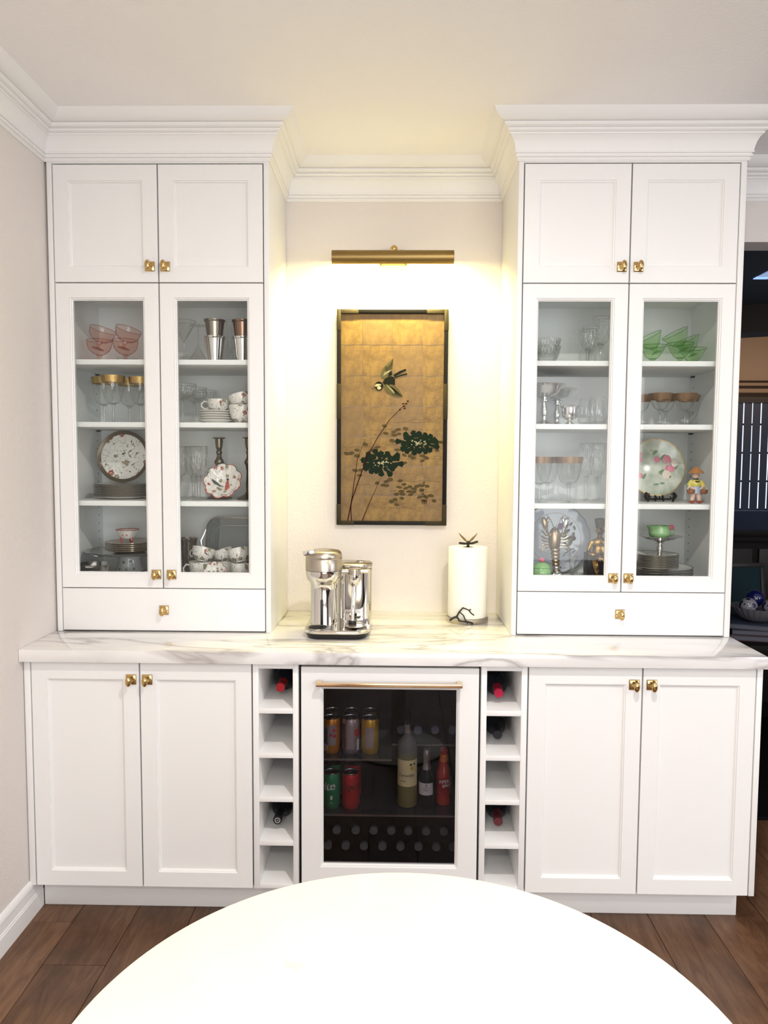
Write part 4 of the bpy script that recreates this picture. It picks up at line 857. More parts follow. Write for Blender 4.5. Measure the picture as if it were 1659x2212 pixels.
fp = thing('serving_plate', 'large round floral plate with gold rim leaning upright on the plate stack', 'plate', (-1.0490, .470, z0), rot=(radians(82), 0, 0))
R_ = .1
obj('rim', M().lathe([(.086, .006), (.0925, .010), (.0995, .012), (.1005, .0105), (.1, .008), (.086, .003)], 72, (0, .1005, 0), close=False), DARKRIM, fp, label='dark gold rim')
obj('face', M().lathe([(0.0001, 0.0), (.056, 0.0), (.086, .003), (.087, .0062), (.066, .0042), (0.0001, .0040)], 72, (0, .1005, 0)), FLORALBIG, fp, label='cream face with red flowers and vines')
# bay 4 left
cs = thing('cake_stand', 'wide dark-rimmed cake stand with a flower-dotted glass pedestal', 'cake stand', (-1.0190, .437, S4))
GR = glassmat('smoky_glass', (0.80, 0.80, 0.78), (0.05, 0.05, 0.05), reflect=0.25)
obj('pedestal', M().lathe([(.062, 0), (.060, .004), (.046, .03), (.038, .06), (.040, .078), (.060, .0835), (.03, .084)], 48), mat('pale_grey_glass', (0.42, 0.43, 0.43), 0.15, coat=0.4), cs)
obj('top', M().lathe([(0.0001, .0845), (.10, .0850), (.150, .0890), (.159, .0950), (.161, .0985), (.159, .0990), (.145, .0945), (.10, .0895), (0.0001, .0895)], 72), mat('dark_rimmed_glass', (0.10, 0.10, 0.095), 0.12, coat=0.5), cs)
dm = M()
for a, z in ((-100, .055), (-66, .058), (-118, .028), (-84, .027), (-50, .03)):
    r0 = .041 if z > .05 else .0475; ca, sa = cos(radians(a)), sin(radians(a))
    for k in range(6):
        q = 2 * pi * k / 6; dm.ball((r0 * ca - sa * .0032 * cos(q), r0 * sa + ca * .0032 * cos(q), z + .0032 * sin(q)), .0016, 6, 4)
stuff(obj('painted_flower_dots', dm, BLACK, cs))
for k in range(5):
    l = 'topmost' if k == 4 else ordn[k]
    plate('brown-rimmed plate stacked on the cake stand, ' + l, 'brown-rimmed plates on the cake stand', (-1.0185, .437, S4 + 0.0897 + k * 0.0070), .0875, mat('grey_brown_plate', (0.44, 0.40, 0.35), 0.2) if k == 0 else bpy.data.materials['grey_brown_plate'], BROWNRIM, 'brown')
fb = thing('footed_bowl', 'small white scalloped bowl with red feet on top of the brown plates', 'bowl', (-1.0170, .420, S4 + 0.0897 + 0.0345))
sc = lambda a, z: 1 + 0.07 * abs(cos(a * 4)) * (z / .05)
obj('bowl', M().lathe([(0.0001, .016), (.016, .0165), (.026, .024), (.034, .040), (.0415, .0525), (.0400, .0530), (.032, .041), (.02, .024), (0.0001, .0195)], 64, rf=sc, close=False), PORC, fb)
obj('rim', M().lathe([(.0345, .0435), (.0400, .0535), (.0425, .0535), (.0428, .0525), (.041, .051)], 64, rf=sc, close=False), REDGL, fb, label='red inner rim')
for k in range(3):
    a = radians(-90 + 60 + 120 * k) if k else radians(-35); a = [radians(-38), radians(-142), radians(90)][k]
    obj('foot', M().tube([(.024 * cos(a), .024 * sin(a), .024), (.027 * cos(a), .027 * sin(a), .014), (.022 * cos(a), .022 * sin(a), .006), (.026 * cos(a), .026 * sin(a), .0025)], [.0055, .0042, .003, .0025], 8), REDGL, fb, label='red curled foot')
st2 = M()
for a in (-104, -76):
    ca, sa = cos(radians(a)), sin(radians(a)); st2.ball((.0335 * ca, .0335 * sa, .034), (.0030, .002, .0030), 5, 4)
obj('painted_stars', st2, REDGL, fb)
sb = thing('silver_bowl', 'round silver bowl at the bottom left beside the cabinet wall', 'bowl', (-1.1140, .330, S4))
sb.location = (-1.1145, .331, S4)
obj('bowl', M().lathe([(0.0001, .004), (.035, .004), (.052, .018), (.058, .042), (.0600, .056), (.0635, .058), (.0640, .0595), (.060, .0590), (.055, .044), (.048, .020), (0.0001, .008)], 56), SILVER, sb)
obj('foot', M().lathe([(.040, 0), (.041, .003), (.036, .006)], 40), SILVER, sb)
sdk = thing('shell_dish', 'tiny shell dish with dark back at the foot of the cake stand', 'dish', (-0.8960, .305, S4), rot=(0, 0, 0))
obj('dish', M().lathe([(0.0001, .010), (.012, .010), (.024, .022), (.030, .036), (.0295, .0375), (.022, .024), (0.0001, .014)], 48, rf=lambda a, z: 1 + .08 * abs(cos(4 * a)), close=False), PORC, sdk)
obj('rim', M().lathe([(.0280, .0335), (.0305, .037), (.0295, .0385), (.027, .034)], 48, rf=lambda a, z: 1 + .08 * abs(cos(4 * a)), close=False), DKGREENGL, sdk, label='dark rim')
obj('foot', M().lathe([(.013, 0), (.014, .004), (.010, .011)], 24), PORC, sdk)

# ------------------------------------------------------------------ second pane of the left cabinet
stemware('martini_glass', 'clear martini glass standing upright at the left, top shelf', 'glass', 'martini glasses', (-0.7777, .365, S1), .0440, .150, 'martini')
mg = stemware('martini_glass', 'clear martini glass turned upside down behind the upright one', 'glass', 'martini glasses', (-0.7500, .455, S1 + .151), .0460, .150, 'martini', rot=(radians(180), 0, 0))
stemware('cordial_glass', 'small clear cordial glass at the back, left of the silver cups', 'glass', None, (-0.7250, .545, S1), .0260, .120, 'goblet')
stemware('flute_glass', 'clear ribbed flute standing between the two silver cup stacks', 'glass', None, (-0.6350, .500, S1), .0190, .178, 'flute', (CRYSTAL, STEMG))
def cup(loc, label, m_, r=.0375, h=.0925):
    t = thing('silver_cup', label, 'cup', loc, group='stacked silver cups on the top shelf')
    obj('body', cached(('cup', m_.name), lambda: M().lathe([(0.0001, 0), (r * .68, 0), (r * .70, .002), (r * .65, .004), (r * .93, h - .006), (r * .95, h - .006), (r * .93, h - .006), (r * .88, h - .008), (r * .62, .006), (0.0001, .006)], 48).mesh('body', m_)), parent=t)
    obj('rim', cached(('cuprim', m_.name), lambda: M().lathe([(r * .93, h - .009), (r * .99, h - .007), (r * 1.02, h - .003), (r * 1.03, h - .001), (r * 1.01, h), (r * .92, h - .004)], 48, close=False).mesh('rim', m_)), parent=t)
cup((-0.6607, .345, S1), 'bright silver cup, lower of the left stack', SILVER); cup((-0.6607, .345, S1 + .0590), 'tarnished silver cup nested on top of the left stack', TARN)
cup((-0.5620, .355, S1), 'bright silver cup, lower of the right stack', SILVER); cup((-0.5620, .355, S1 + .0590), 'reddish tarnished silver cup on top of the right stack', mat('reddish_tarnish', (0.28, 0.17, 0.12), 0.24, 1.0))
g = 'ribbed coupes on the second shelf'
stemware('coupe_glass', 'ribbed clear coupe, front of the three beside the saucers', 'glass', g, (-0.7790, .340, S2), .0490, .140, 'ribbed', (CRYSTAL, STEMG))
stemware('coupe_glass', 'ribbed clear coupe, middle of the three beside the saucers', 'glass', g, (-0.7640, .440, S2), .0480, .136, 'ribbed', (CRYSTAL, STEMG))
stemware('coupe_glass', 'ribbed clear coupe, rearmost of the three beside the saucers', 'glass', g, (-0.7500, .545, S2), .0470, .134, 'ribbed', (CRYSTAL, STEMG))
for k in range(5):
    plate('cream saucer under the single floral teacup, ' + ('topmost' if k == 4 else ordn[k]) + ' of five', 'saucers on the second shelf', (-0.6655, .375, S2 + .0003 + k * .0085), .0655, PORC, PORC, 'saucer')
def teacup(loc, label, r=.0440, h=.052, rot=(0, 0, 0), ha=180, grp='floral teacups'):
    t = thing('teacup', label, 'cup', loc, rot=rot, group=grp)
    obj('bowl', cached(('tc', r, h), lambda: M().lathe([(0.0001, .002), (r * .42, .002), (r * .62, h * .10), (r * .86, h * .36), (r * .96, h * .68), (r, h), (r * .975, h + .0004), (r * .93, h * .68), (r * .80, h * .36), (r * .5, h * .12), (0.0001, .0055)], 48, close=False).mesh('bowl', FLORAL)), parent=t)
    obj('foot', cached(('tf', r), lambda: M().lathe([(r * .45, 0), (r * .46, .0025), (r * .42, .004)], 32).mesh('foot', PORC)), parent=t)
    pts = [(r * .93, 0, h * .80), (r * 1.22, 0, h * .86), (r * 1.48, 0, h * .66), (r * 1.46, 0, h * .46), (r * 1.20, 0, h * .30), (r * .88, 0, h * .36)]
    obj('handle', cached(('th', r, h), lambda: M().tube(pts, [.003, .003, .0028, .0028, .003, .0034], 8).mesh('handle', PORC)), parent=t, rot=(0, 0, radians(ha)))
teacup((-0.6560, .375, S2 + .0003 + 4 * .0085 + .0046), 'floral teacup standing on the saucer stack', .0425, .0500, ha=184)
teacup((-0.5630, .345, S2), 'floral teacup at the right of the saucers, lower of two', .0480, .0660, ha=20)
teacup((-0.5570, .345, S2 + .056), 'floral teacup tilted into the cup right of the saucers', .0460, .0500, rot=(radians(-6), radians(-14), 0), ha=60)
g = 'crystal goblets on the third shelf, left'
stemware('crystal_goblet', 'cut crystal goblet, leftmost behind the second pane', 'glass', g, (-0.7920, .325, S3), .0345, .193, 'crystal', (CRYSTAL, STEMG))
stemware('crystal_goblet', 'cut crystal goblet, rear middle behind the second pane', 'glass', g, (-0.7700, .440, S3), .0345, .196, 'crystal', (CRYSTAL, STEMG))
stemware('crystal_goblet', 'cut crystal goblet, right front beside the shell dish', 'glass', g, (-0.7260, .350, S3), .0345, .195, 'crystal', (CRYSTAL, STEMG))
CND = [(.0001, 0), (.046, 0), (.047, .004), (.038, .010), (.020, .018), (.012, .030), (.0135, .055), (.011, .085), (.010, .105), (.014, .128), (.0185, .136), (.018, .142), (.010, .155), (.008, .166), (.0115, .172), (.0115, .178), (.0085, .184), (.0125, .194), (.0145, .212), (.0150, .226), (.0250, .229), (.0255, .2315), (.013, .233), (.0125, .215), (.0001, .213)]
def candlestick(loc, label, s=1.0): 
    t = thing('candlestick', label, 'candlestick', loc, group='pair of brass candlesticks')
    obj('base', cached('cb', lambda: M().lathe(CND[:7], 40, close=False).mesh('base', PEWTER)), parent=t); obj('shaft', cached('cs', lambda: M().lathe(CND[6:18], 32, close=False).mesh('shaft', PEWTER)), parent=t); obj('candle_cup', cached('cc', lambda: M().lathe(CND[17:], 32, close=False).mesh('candle_cup', PEWTER)), parent=t)
candlestick((-0.6786, .470, S3), 'old brass candlestick behind the shell dish'); candlestick((-0.5540, .420, S3), 'old brass candlestick partly hidden by the right door stile')
def shelldish(loc, s, label, tilt, rz=0):
    t = thing('shell_dish', label, 'dish', loc, rot=(radians(tilt), 0, radians(rz)), group='figure-painted shell dishes', scale=(s, s, s))
    rf = lambda a, z: 1 + 0.13 * abs(sin(a * 4.5)) * (z / .034)
    obj('dish', cached('shd', lambda: M().lathe([(0.0001, -.002), (.02, -.001), (.045, .014), (.062, .034), (.0610, .0350), (.043, .0165), (.018, .0015), (0.0001, .0008)], 108, rf=rf, close=False).mesh('dish', SHELLP)), parent=t)
    def rimf():
        m = M(); m.lathe([(.0565, .0275), (.0615, .0345), (.0640, .0352), (.0645, .0340), (.0625, .0325)], 108, rf=rf, close=False)
        for i in range(len(m.f)):
            a = (i % 108) / 108
            if 0.22 < a < 0.30 or 0.08 < a < 0.16 or 0.36 < a < 0.45: m.mi[i] = 1
        return m.mesh('rim', [REDGL, DKGREENGL])
    obj('rim', cached('shr', rimf), parent=t, label='red and dark green scalloped rim')
    fg = cached('shf', lambda: M().ball((.012, -.012, .0060), (.0085, .0150, .003), 10, 6).ball((.011, .006, .0070), (.0055, .008, .003), 8, 6).mesh('painted_robe', REDGL))
    o = obj('painted_robe', fg, parent=t); obj('painted_hair', cached('shh', lambda: M().ball((.011, .017, .0095), (.005, .0045, .0025), 8, 6).mesh('painted_hair', BLACK)), parent=t)
    lv = M(); lv.tube([(-.045, .012, .018), (-.034, .004, .012), (-.018, -.006, .006), (-.004, -.010, .003)], [.003, .005, .003, .0006], 6); lv.tube([(-.042, .004, .0165), (-.026, -.003, .009)], [.001, .002], 6)
    obj('painted_branch', cached('shl', lambda: lv.mesh('painted_branch', DKGREENGL)), parent=t)
shelldish((-0.6360, .375, S3 + .0560), 1.0, 'figure-painted scalloped shell dish propped up before the candlestick', 62, -3)
shelldish((-0.6535, .300, S4 + .0290), .58, 'small figure-painted shell dish in front of the teacups', 62)
sup = M().box(-.02, .02, -.012, .014, 0, .022); 
tb2 = thing('silver_tumbler', 'fluted silver tumbler at the lower left of the second pane', 'tumbler', (-0.7890, .430, S4))
obj('body', M().lathe([(0.0001, 0), (.022, 0), (.024, .003), (.022, .006), (.0235, .05), (.030, .130), (.0305, .133), (.028, .133), (.02, .02), (0.0001, .018)], 60, rf=lambda a, z: 1 + .02 * cos(14 * a)), TARN, tb2)
obj('rim', M().lathe([(.0300, .132), (.0340, .139), (.0345, .145), (.0315, .146), (.028, .134)], 48, close=False), TARN, tb2)
gt = thing('serving_tray', 'rounded rectangular glass tray with dark silver edge leaning on the back', 'tray', (-0.6160, .520, S4), rot=(radians(-8), 0, 0))
def rr(x0, x1, z0, z1, r, n=8): return rrect(x0, x1, z0, z1, r, n)
o1, o2 = rr(-.134, .134, .001, .219, .05), rr(-.128, .128, .007, .213, .045)
n = len(o1); m = M(); vs = [(x, -.006, z) for x, z in o1] + [(x, -.006, z) for x, z in o2] + [(x, 0, z) for x, z in o1] + [(x, 0, z) for x, z in o2]; fs = []
for k in range(n): k2 = (k + 1) % n; fs += [(k, k2, n + k2, n + k), (2 * n + k, 3 * n + k, 3 * n + k2, 2 * n + k2), (k, 2 * n + k, 2 * n + k2, k2), (n + k, n + k2, 3 * n + k2, 3 * n + k)]
obj('edge', m.add(vs, fs), TARN, gt, label='dark silver edge')
obj('glass', M().prism(o2, -.004, -.002), glassmat('tray_glass', (0.72, 0.74, 0.74), (0.5, 0.5, 0.5), reflect=0.3), gt, smooth=False)
o3, o4 = rr(-.100, .100, .035, .185, .035), rr(-.0985, .0985, .0365, .1835, .034)
n = len(o3); m = M(); vs = [(x, -.0055, z) for x, z in o3] + [(x, -.0055, z) for x, z in o4]
obj('well_line', m.add(vs, [(k, (k + 1) % n, n + (k + 1) % n, n + k) for k in range(n)]), TARN, gt, smooth=False)
obj('tray_handle', M().tube([(-.133, -.003, .175), (-.142, -.004, .150), (-.153, -.005, .125), (-.150, -.004, .105), (-.137, -.003, .100)], [.002, .004, .005, .004, .003], 8), SILVER, gt, label='cast silver leaf handle')
teacup((-0.7265, .360, S4), 'floral teacup, lower of the left stack in the bottom bay', .0410, .0660, ha=196)
teacup((-0.7235, .360, S4 + .0660), 'floral teacup tilted on top of the left stack, bottom bay', .0430, .0500, rot=(radians(-16), radians(9), 0), ha=150)
teacup((-0.6440, .425, S4), 'floral teacup, lower of the middle stack in the bottom bay', .0360, .0610, ha=150)
teacup((-0.6480, .425, S4 + .0580), 'floral teacup tilted on top of the middle stack, bottom bay', .0400, .0480, rot=(0, radians(-17), 0), ha=120)
teacup((-0.5740, .360, S4), 'floral teacup, lower of the right stack in the bottom bay', .0400, .0640, ha=30)
teacup((-0.5760, .360, S4 + .0640), 'floral teacup tilted on top of the right stack, bottom bay', .0400, .0500, rot=(radians(-14), radians(-15), 0), ha=95)

# ------------------------------------------------------------------ right cabinet, left pane
for k, l in ((0, 'lower'), (1, 'upper')):
    t = thing('crystal_bowl', 'cut crystal bowl at the top left, %s of two nested' % l, 'bowl', (0.5380, .375, S1 + .026 * k), group='nested crystal bowls')
    obj('bowl', cached('crb', lambda: M().lathe([(0.0001, .003), (.026, .003), (.036, .016), (.046, .040), (.0515, .064), (.0500, .0650), (.043, .040), (.03, .012), (0.0001, .007)], 72, rf=lambda a, z: 1 + .012 * cos(18 * a)).mesh('bowl', CRYSTAL)), parent=t)
g = 'crystal goblets on the top shelf, right cabinet'
stemware('crystal_goblet', 'cut crystal goblet on the top shelf, shortest and leftmost of three', 'glass', g, (0.6800, .350, S1), .0320, .118, 'crystal', (CRYSTAL, STEMG))
stemware('crystal_goblet', 'cut crystal goblet on the top shelf, rearmost of three', 'glass', g, (0.7200, .470, S1), .0330, .148, 'crystal', (CRYSTAL, STEMG))
stemware('crystal_goblet', 'cut crystal goblet on the top shelf, tallest beside the door stile', 'glass', g, (0.7330, .375, S1), .0345, .168, 'crystal', (CRYSTAL, STEMG))
def compote(loc, r, h, label, deep=0.30, m_=SILVER, grp='silver compotes'):
    t = thing('compote', label, 'compote', loc, group=grp)
    zb = h * (1 - deep)
    obj('dish', M().lathe([(0.0001, zb), (r * .30, zb + .001), (r * .62, zb + h * deep * .30), (r * .80, zb + h * deep * .80), (r * .985, h * .985), (r, h), (r * .97, h + .0008), (r * .78, zb + h * deep * .88), (r * .58, zb + h * deep * .42), (0.0001, zb + .006)], 56), m_, t)
    obj('stem', M().lathe([(r * .13, h * .10), (r * .10, h * .16), (r * .14, h * .24), (r * .17, h * .34), (r * .12, h * .48), (r * .09, h * .56), (r * .20, h * .60), (r * .20, h * .62), (r * .10, h * .64), (r * .28, zb), (r * .1, zb + .002)], 28), m_, t)
    obj('foot', M().lathe([(r * .48, 0), (r * .49, .003), (r * .34, h * .05), (r * .14, h * .12)], 40), m_, t)
compote((0.5290, .355, S2), .0775, .1445, 'silver compote with a wide flared dish, front left of two')
compote((0.6060, .500, S2), .0760, .1420, 'silver compote behind and right of the front one')
sc_ = thing('sugar_bowl', 'small round silver footed bowl in front of the compotes', 'bowl', (0.6165, .330, S2))
obj('bowl', M().lathe([(0.0001, .018), (.012, .018), (.024, .026), (.0290, .042), (.0295, .060), (.0355, .0660), (.0360, .0675), (.031, .0665), (.027, .058), (.02, .028), (0.0001, .022)], 48), SILVER, sc_)
obj('foot', M().lathe([(.020, 0), (.021, .002), (.012, .007), (.007, .012), (.010, .018)], 32), SILVER, sc_)
g = 'stemless glasses on the second shelf, right cabinet'
for (xx, yy, l) in ((0.7040, .430, 'stemless clear glass behind the sugar bowl'), (0.7180, .335, 'stemless clear glass beside the door stile, front of the group'), (0.7560, .500, 'stemless clear glass at the back, half behind the door stile')):
    t = thing('tumbler_glass', l, 'glass', (xx, yy, S2), group=g)
    obj('glass', cached('stl', lambda: M().lathe([(0.0001, .001), (.018, .001), (.030, .014), (.0365, .036), (.036, .060), (.031, .085), (.0275, .100), (.0265, .1005), (.026, .098)], 40, close=False).mesh('glass', GLASS)), parent=t)
    obj('base', cached('stb', lambda: M().lathe([(.0001, .0), (.018, 0), (.027, .009), (.020, .013), (.0001, .014)], 32).mesh('base', STEMG)), parent=t)
g = 'bronze-rimmed goblets on the third shelf'
for (xx, yy, r, l) in ((0.6170, .325, .0490, 'bronze-rimmed clear goblet, front right of four'), (0.5130, .330, .0470, 'bronze-rimmed clear goblet, front left of four'), (0.5640, .440, .0440, 'bronze-rimmed clear goblet, rear left of four'), (0.6560, .480, .0440, 'bronze-rimmed clear goblet, rear right of four')):
    stemware('goblet', l, 'glass', g, (xx, yy, S3), r, .1645, 'goblet', rim=BRONZERIM)
g = 'tall crystal goblets on the third shelf, right cabinet'
for (xx, yy, l) in ((0.7000, .405, 'tall cut crystal goblet, leftmost behind the bronze-rimmed ones'), (0.7210, .345, 'tall cut crystal goblet, middle one next to the bronze rims'), (0.7560, .440, 'tall cut crystal goblet, rightmost by the door stile')):
    stemware('crystal_goblet', l, 'glass', g, (xx, yy, S3), .0270, .2140, 'crystal', (CRYSTAL, STEMG))

def remesh(o, vox):
    md = o.modifiers.new('remesh', 'REMESH'); md.mode = 'VOXEL'; md.voxel_size = vox; md.use_smooth_shade = True; return o
# flower plate, lobster
cp = thing('serving_plate', 'large ruffled pale plate with painted flowers behind the lobster', 'plate', (0.6280, .5690, S4 + .001), rot=(radians(83), 0, 0))
rf = lambda a, z: 1 + .022 * abs(sin(a * 8))
PALE = mat('pale_blue_porcelain', (0.56, 0.60, 0.68), 0.12, coat=0.5)
obj('face', M().lathe([(0.0001, 0.0), (.07, 0.0), (.10, .004), (.133, .010), (.1335, .0125), (.095, .0075), (.07, .0035), (0.0001, .0035)], 128, (0, .1375, 0), rf=rf), PALE, cp)
obj('rim', M().lathe([(.1325, .0105), (.1345, .0105), (.1345, .0128), (.1325, .0128)], 128, (0, .1375, 0), rf=rf, close=False), DARKRIM, cp, label='thin dark rim')
obj('inner_line', M().lathe([(.1000, .0086), (.1012, .0088)], 96, (0, .1375, 0), close=False), DARKRIM, cp)
def bloom(parent, x, y, z, r, matl, name='painted_flower'):
    m = M()
    for k in range(6): a = 2 * pi * k / 6; m.ball((x + r * .55 * cos(a), y + r * .55 * sin(a), z), (r * .5, r * .5, .0012), 8, 4)
    m.ball((x, y, z + .0006), (r * .45, r * .45, .0012), 8, 4); return obj(name, m, matl, parent)
def leaves(parent, pts, matl=LEAFGREEN):
    m = M()
    for (x, y, z, r, a) in pts: m.ball((x, y, z), (r, r * .42, .0008), 8, 4, rot=Matrix.Rotation(a, 3, 'Z'))
    return obj('painted_leaves', m, matl, parent)
bloom(cp, .018, .185, .0048, .014, mat('painted_violet', (0.30, 0.20, 0.34), 0.3))
leaves(cp, [(.045, .165, .0052, .016, .6), (.030, .150, .0052, .018, -.3), (.050, .140, .0052, .020, .2), (.058, .120, .0056, .018, 1.0), (.070, .150, .0075, .014, 1.3), (.040, .115, .0052, .014, -.8), (.062, .195, .0078, .010, .9), (.075, .180, .0085, .010, 1.9), (.035, .190, .0052, .010, 2.3)], mat('olive_leaf', (0.16, 0.17, 0.10), 0.3))
bloom(cp, .072, .138, .0080, .009, OLDGOLD)
rb = M()
for p in (((.05, .085), (.06, .095), (.072, .098), (.078, .088), (.066, .082)), ((.05, .085), (.04, .08), (.03, .066)), ((.055, .082), (.06, .066), (.066, .058)), ((.05, .085), (.044, .096), (.052, .102), (.06, .094))):
    rb.tube([(a, b, .0062) for a, b in p], .0016, 6)
obj('painted_ribbon', rb, mat('painted_mauve', (0.13, 0.09, 0.10), 0.4), cp)
lo = thing('lobster_figure', 'bronze and silver lobster figure standing tail down in front of the pale plate', 'figurine', (0.5880, .405, S4 + .0015))
m = M()
m.ball((0, 0, .150), (.0235, .017, .048), 20, 14)
for k in range(6): m.ball((.003 + .0008 * k, -.001, .112 - .0135 * k), (.0190 - .0011 * k, .014 - .0007 * k, .0105), 16, 8)
m.ball((0.009, 0, .034), (.0150, .010, .014), 14, 8)
obj('body', m, LOBSTER, lo, label='bronze body with ringed tail')
m = M(); m.ball((.009, -.001, .046), (.0175, .0130, .010), 16, 8); m.ball((.012, -.001, .028), (.016, .0115, .008), 16, 8)
obj('tail_band', m, SILVER, lo)
m = M()
for k in range(5): a = radians(-50 + 25 * k); m.ball((.012 + .016 * sin(a), 0, .021 - .012 * cos(a) * .6), (.007, .0035, .011), 10, 6, rot=Matrix.Rotation(a, 3, 'Y').inverted())
obj('tail_fan', m, SILVER, lo)
for sx in (-1, 1):
    m = M(); m.tube([(sx * .010, -.004, .185), (sx * .020, -.008, .175) if 0 else (sx * .020, -.006, .165), (sx * .030, -.008, .180), (sx * .034, -.008, .195)], [.004, .004, .005, .006], 10)
    m.ball((sx * .0395, -.008, .212), (.0115, .0065, .024), 14, 10, rot=Matrix.Rotation(radians(-sx * 14), 3, 'Y').inverted())
    m.ball((sx * .0285, -.008, .222), (.0048, .005, .015), 10, 8, rot=Matrix.Rotation(radians(sx * 8), 3, 'Y').inverted())
    obj('claw', m, LOBSTER if sx < 0 else SILVER, lo)
    an = M(); an.tube([(sx * .004, -.004, .190), (sx * .010, -.004, .208), (sx * .018, -.004, .226), (sx * .030, -.004, .240), (sx * .040, -.004, .238)], [.0028, .0022, .0018, .0014, .0010], 8)
    obj('antenna', an, SILVER, lo)
    for k, (z, tip) in enumerate(((.168, .186), (.156, .166), (.145, .150), (.133, .126), (.122, .104))):
        l = M(); l.tube([(sx * .018, -.002, z), (sx * .034, -.006, z - .002), (sx * (.044 + .004 * (k in (1, 2))), -.007, (z + tip) / 2 + .002), (sx * (.052 + .004 * (k in (1, 2))), -.008, tip)], [.003, .0032, .0036, .001], 8)
        obj('leg', l, LOBSTER, lo)
gj = thing('lidded_jar', 'pale green lidded jar with a pink knob, bottom left of the right cabinet', 'jar', (0.5275, .335, S4))
obj('jar', M().lathe([(0.0001, 0), (.022, 0), (.031, .010), (.0355, .030), (.034, .048), (.030, .056), (.027, .057), (0.0001, .055)], 48, rf=lambda a, z: 1 + .02 * cos(10 * a)), GREENGL, gj)
jl = obj('lid', M().lathe([(.0325, .0565), (.0330, .0590), (.026, .070), (.012, .0765), (0.0001, .0780)], 48), GREENGL, gj)
m = M()
for k in range(5): a = 2 * pi * k / 5; m.ball((.0058 * cos(a), .0058 * sin(a), .084), (.0055, .0055, .0065), 8, 6)
m.ball((0, 0, .087), .0065, 8, 6); obj('flower_knob', m, PINKGL, jl, label='pink flower knob')
cv = thing('bud_vase', 'small cut glass vase on a dark stand beside the statue', 'vase', (0.6390, .330, S4))
obj('vase', M().lathe([(0.0001, .032), (.006, .033), (.008, .050), (.012, .080), (.0168, .104), (.0155, .1045), (.010, .080), (.005, .050)], 40, rf=lambda a, z: 1 + .06 * cos(8 * a), close=False), CRYSTAL, cv)
obj('stand', M().lathe([(.023, 0), (.023, .018), (.019, .022), (.010, .024), (.007, .033)], 32), mat('grey_stone', (0.10, 0.10, 0.11), 0.3), cv)
sta = thing('seated_statue', 'gilded seated statue wearing a crown on a black stepped throne', 'statue', (0.7620, .430, S4), scale=(1.07, 1.07, 1.07))
m = M()
m.ball((0, 0, .098), (.026, .019, .036), 14, 10); m.ball((0, -.002, .130), (.030, .018, .018), 14, 8); m.tube([(0, 0, .14), (0, 0, .158)], .0085, 10); m.ball((0, -.002, .172), (.0135, .0145, .0175), 14, 10)
m.ball((0, -.0165, .170), (.003, .004, .004), 8, 6)
for sx in (-1, 1):
    m.ball((sx * .0140, 0, .171), (.0025, .003, .006), 6, 5)
    m.tube([(sx * .027, 0, .134), (sx * .036, -.004, .115), (sx * .042, -.010, .098)], [.0095, .0085, .0075], 10); m.tube([(sx * .042, -.010, .098), (sx * .030, -.022, .090), (sx * .014, -.026, .088)], [.0075, .006, .005], 10); m.ball((sx * .011, -.027, .088), (.006, .005, .005), 8, 6)
    m.tube([(sx * .012, -.004, .070), (sx * .020, -.026, .066), (sx * .022, -.034, .060)], [.014, .012, .011], 10); m.tube([(sx * .022, -.034, .060), (sx * .018, -.036, .040), (sx * .014, -.034, .024)], [.011, .009, .007], 10); m.ball((sx * .014, -.040, .019), (.006, .011, .005), 8, 6)
m.ball((0, -.004, .072), (.028, .022, .016), 12, 8)
remesh(obj('body', m, GILT, sta, label='worn gilded seated body'), .0022)
obj('crown', M().lathe([(.0135, .180), (.0145, .184), (.0185, .206), (.0195, .212), (.012, .216), (0.0001, .217)], 24), mat('dark_gilt_crown', (0.16, 0.12, 0.06), 0.4, 0.7), sta)
obj('throne', M().box(-.045, .045, -.012, .040, 0, .092).box(-.045, .045, -.048, -.010, 0, .014), LACQUER, sta, bevel=0.0015)
obj('gold_line', M().box(-.030, .030, -.0490, -.0478, .0085, .0100), GILT, sta)

# ------------------------------------------------------------------ right cabinet, right pane
g = 'green glass sherbets on the top shelf'
for (xx, yy, zz, r, h, rot, l) in ((0.9170, .365, 0, .0470, .066, (0, 0, 0), 'green glass sherbet, lower left of six, cut by the door stile'), (1.0090, .350, 0, .0470, .072, (0, 0, 0), 'green glass sherbet, lower middle of six'), (1.0850, .430, 0, .0480, .066, (0, 0, 0), 'green glass sherbet, lower right of six'),
                                ((0.9180), .365, .041, .0460, .066, (radians(-7), radians(-23), 0), 'green glass sherbet tilted on the lower left one'), (1.0080, .350, .047, .0480, .070, (radians(-7), radians(-24), 0), 'green glass sherbet tilted on the lower middle one, highest of six'), (1.0740, .430, .041, .0460, .064, (radians(-6), radians(-21), 0), 'green glass sherbet tilted on the lower right one')):
    stemware('sherbet_glass', l, 'glass', g, (xx + (0.012 if zz else 0), yy, S1 + zz), r, h, 'sherbet', GK, rot=rot)
g = 'gold-rimmed coupes on the second shelf, right cabinet'
for (xx, yy, r, l) in ((0.9430, .345, .0420, 'gold-rimmed coupe, front left of five'), (1.0330, .350, .0445, 'gold-rimmed coupe, front right of five'), (0.9960, .440, .0420, 'gold-rimmed coupe, rear middle of five'), (1.0840, .450, .0430, 'gold-rimmed coupe, rear right of five'), (0.9080, .450, .0420, 'gold-rimmed coupe, rear left of five')):
    stemware('coupe_glass', l, 'glass', g, (xx, yy, S2), r, .114 if yy < .4 else .117, 'coupe', rim=BRONZERIM)
rp = thing('decorative_plate', 'large porcelain plate painted with pink roses on a black stand', 'plate', (0.9760, .455, S3 + .0185), rot=(radians(80), 0, 0))
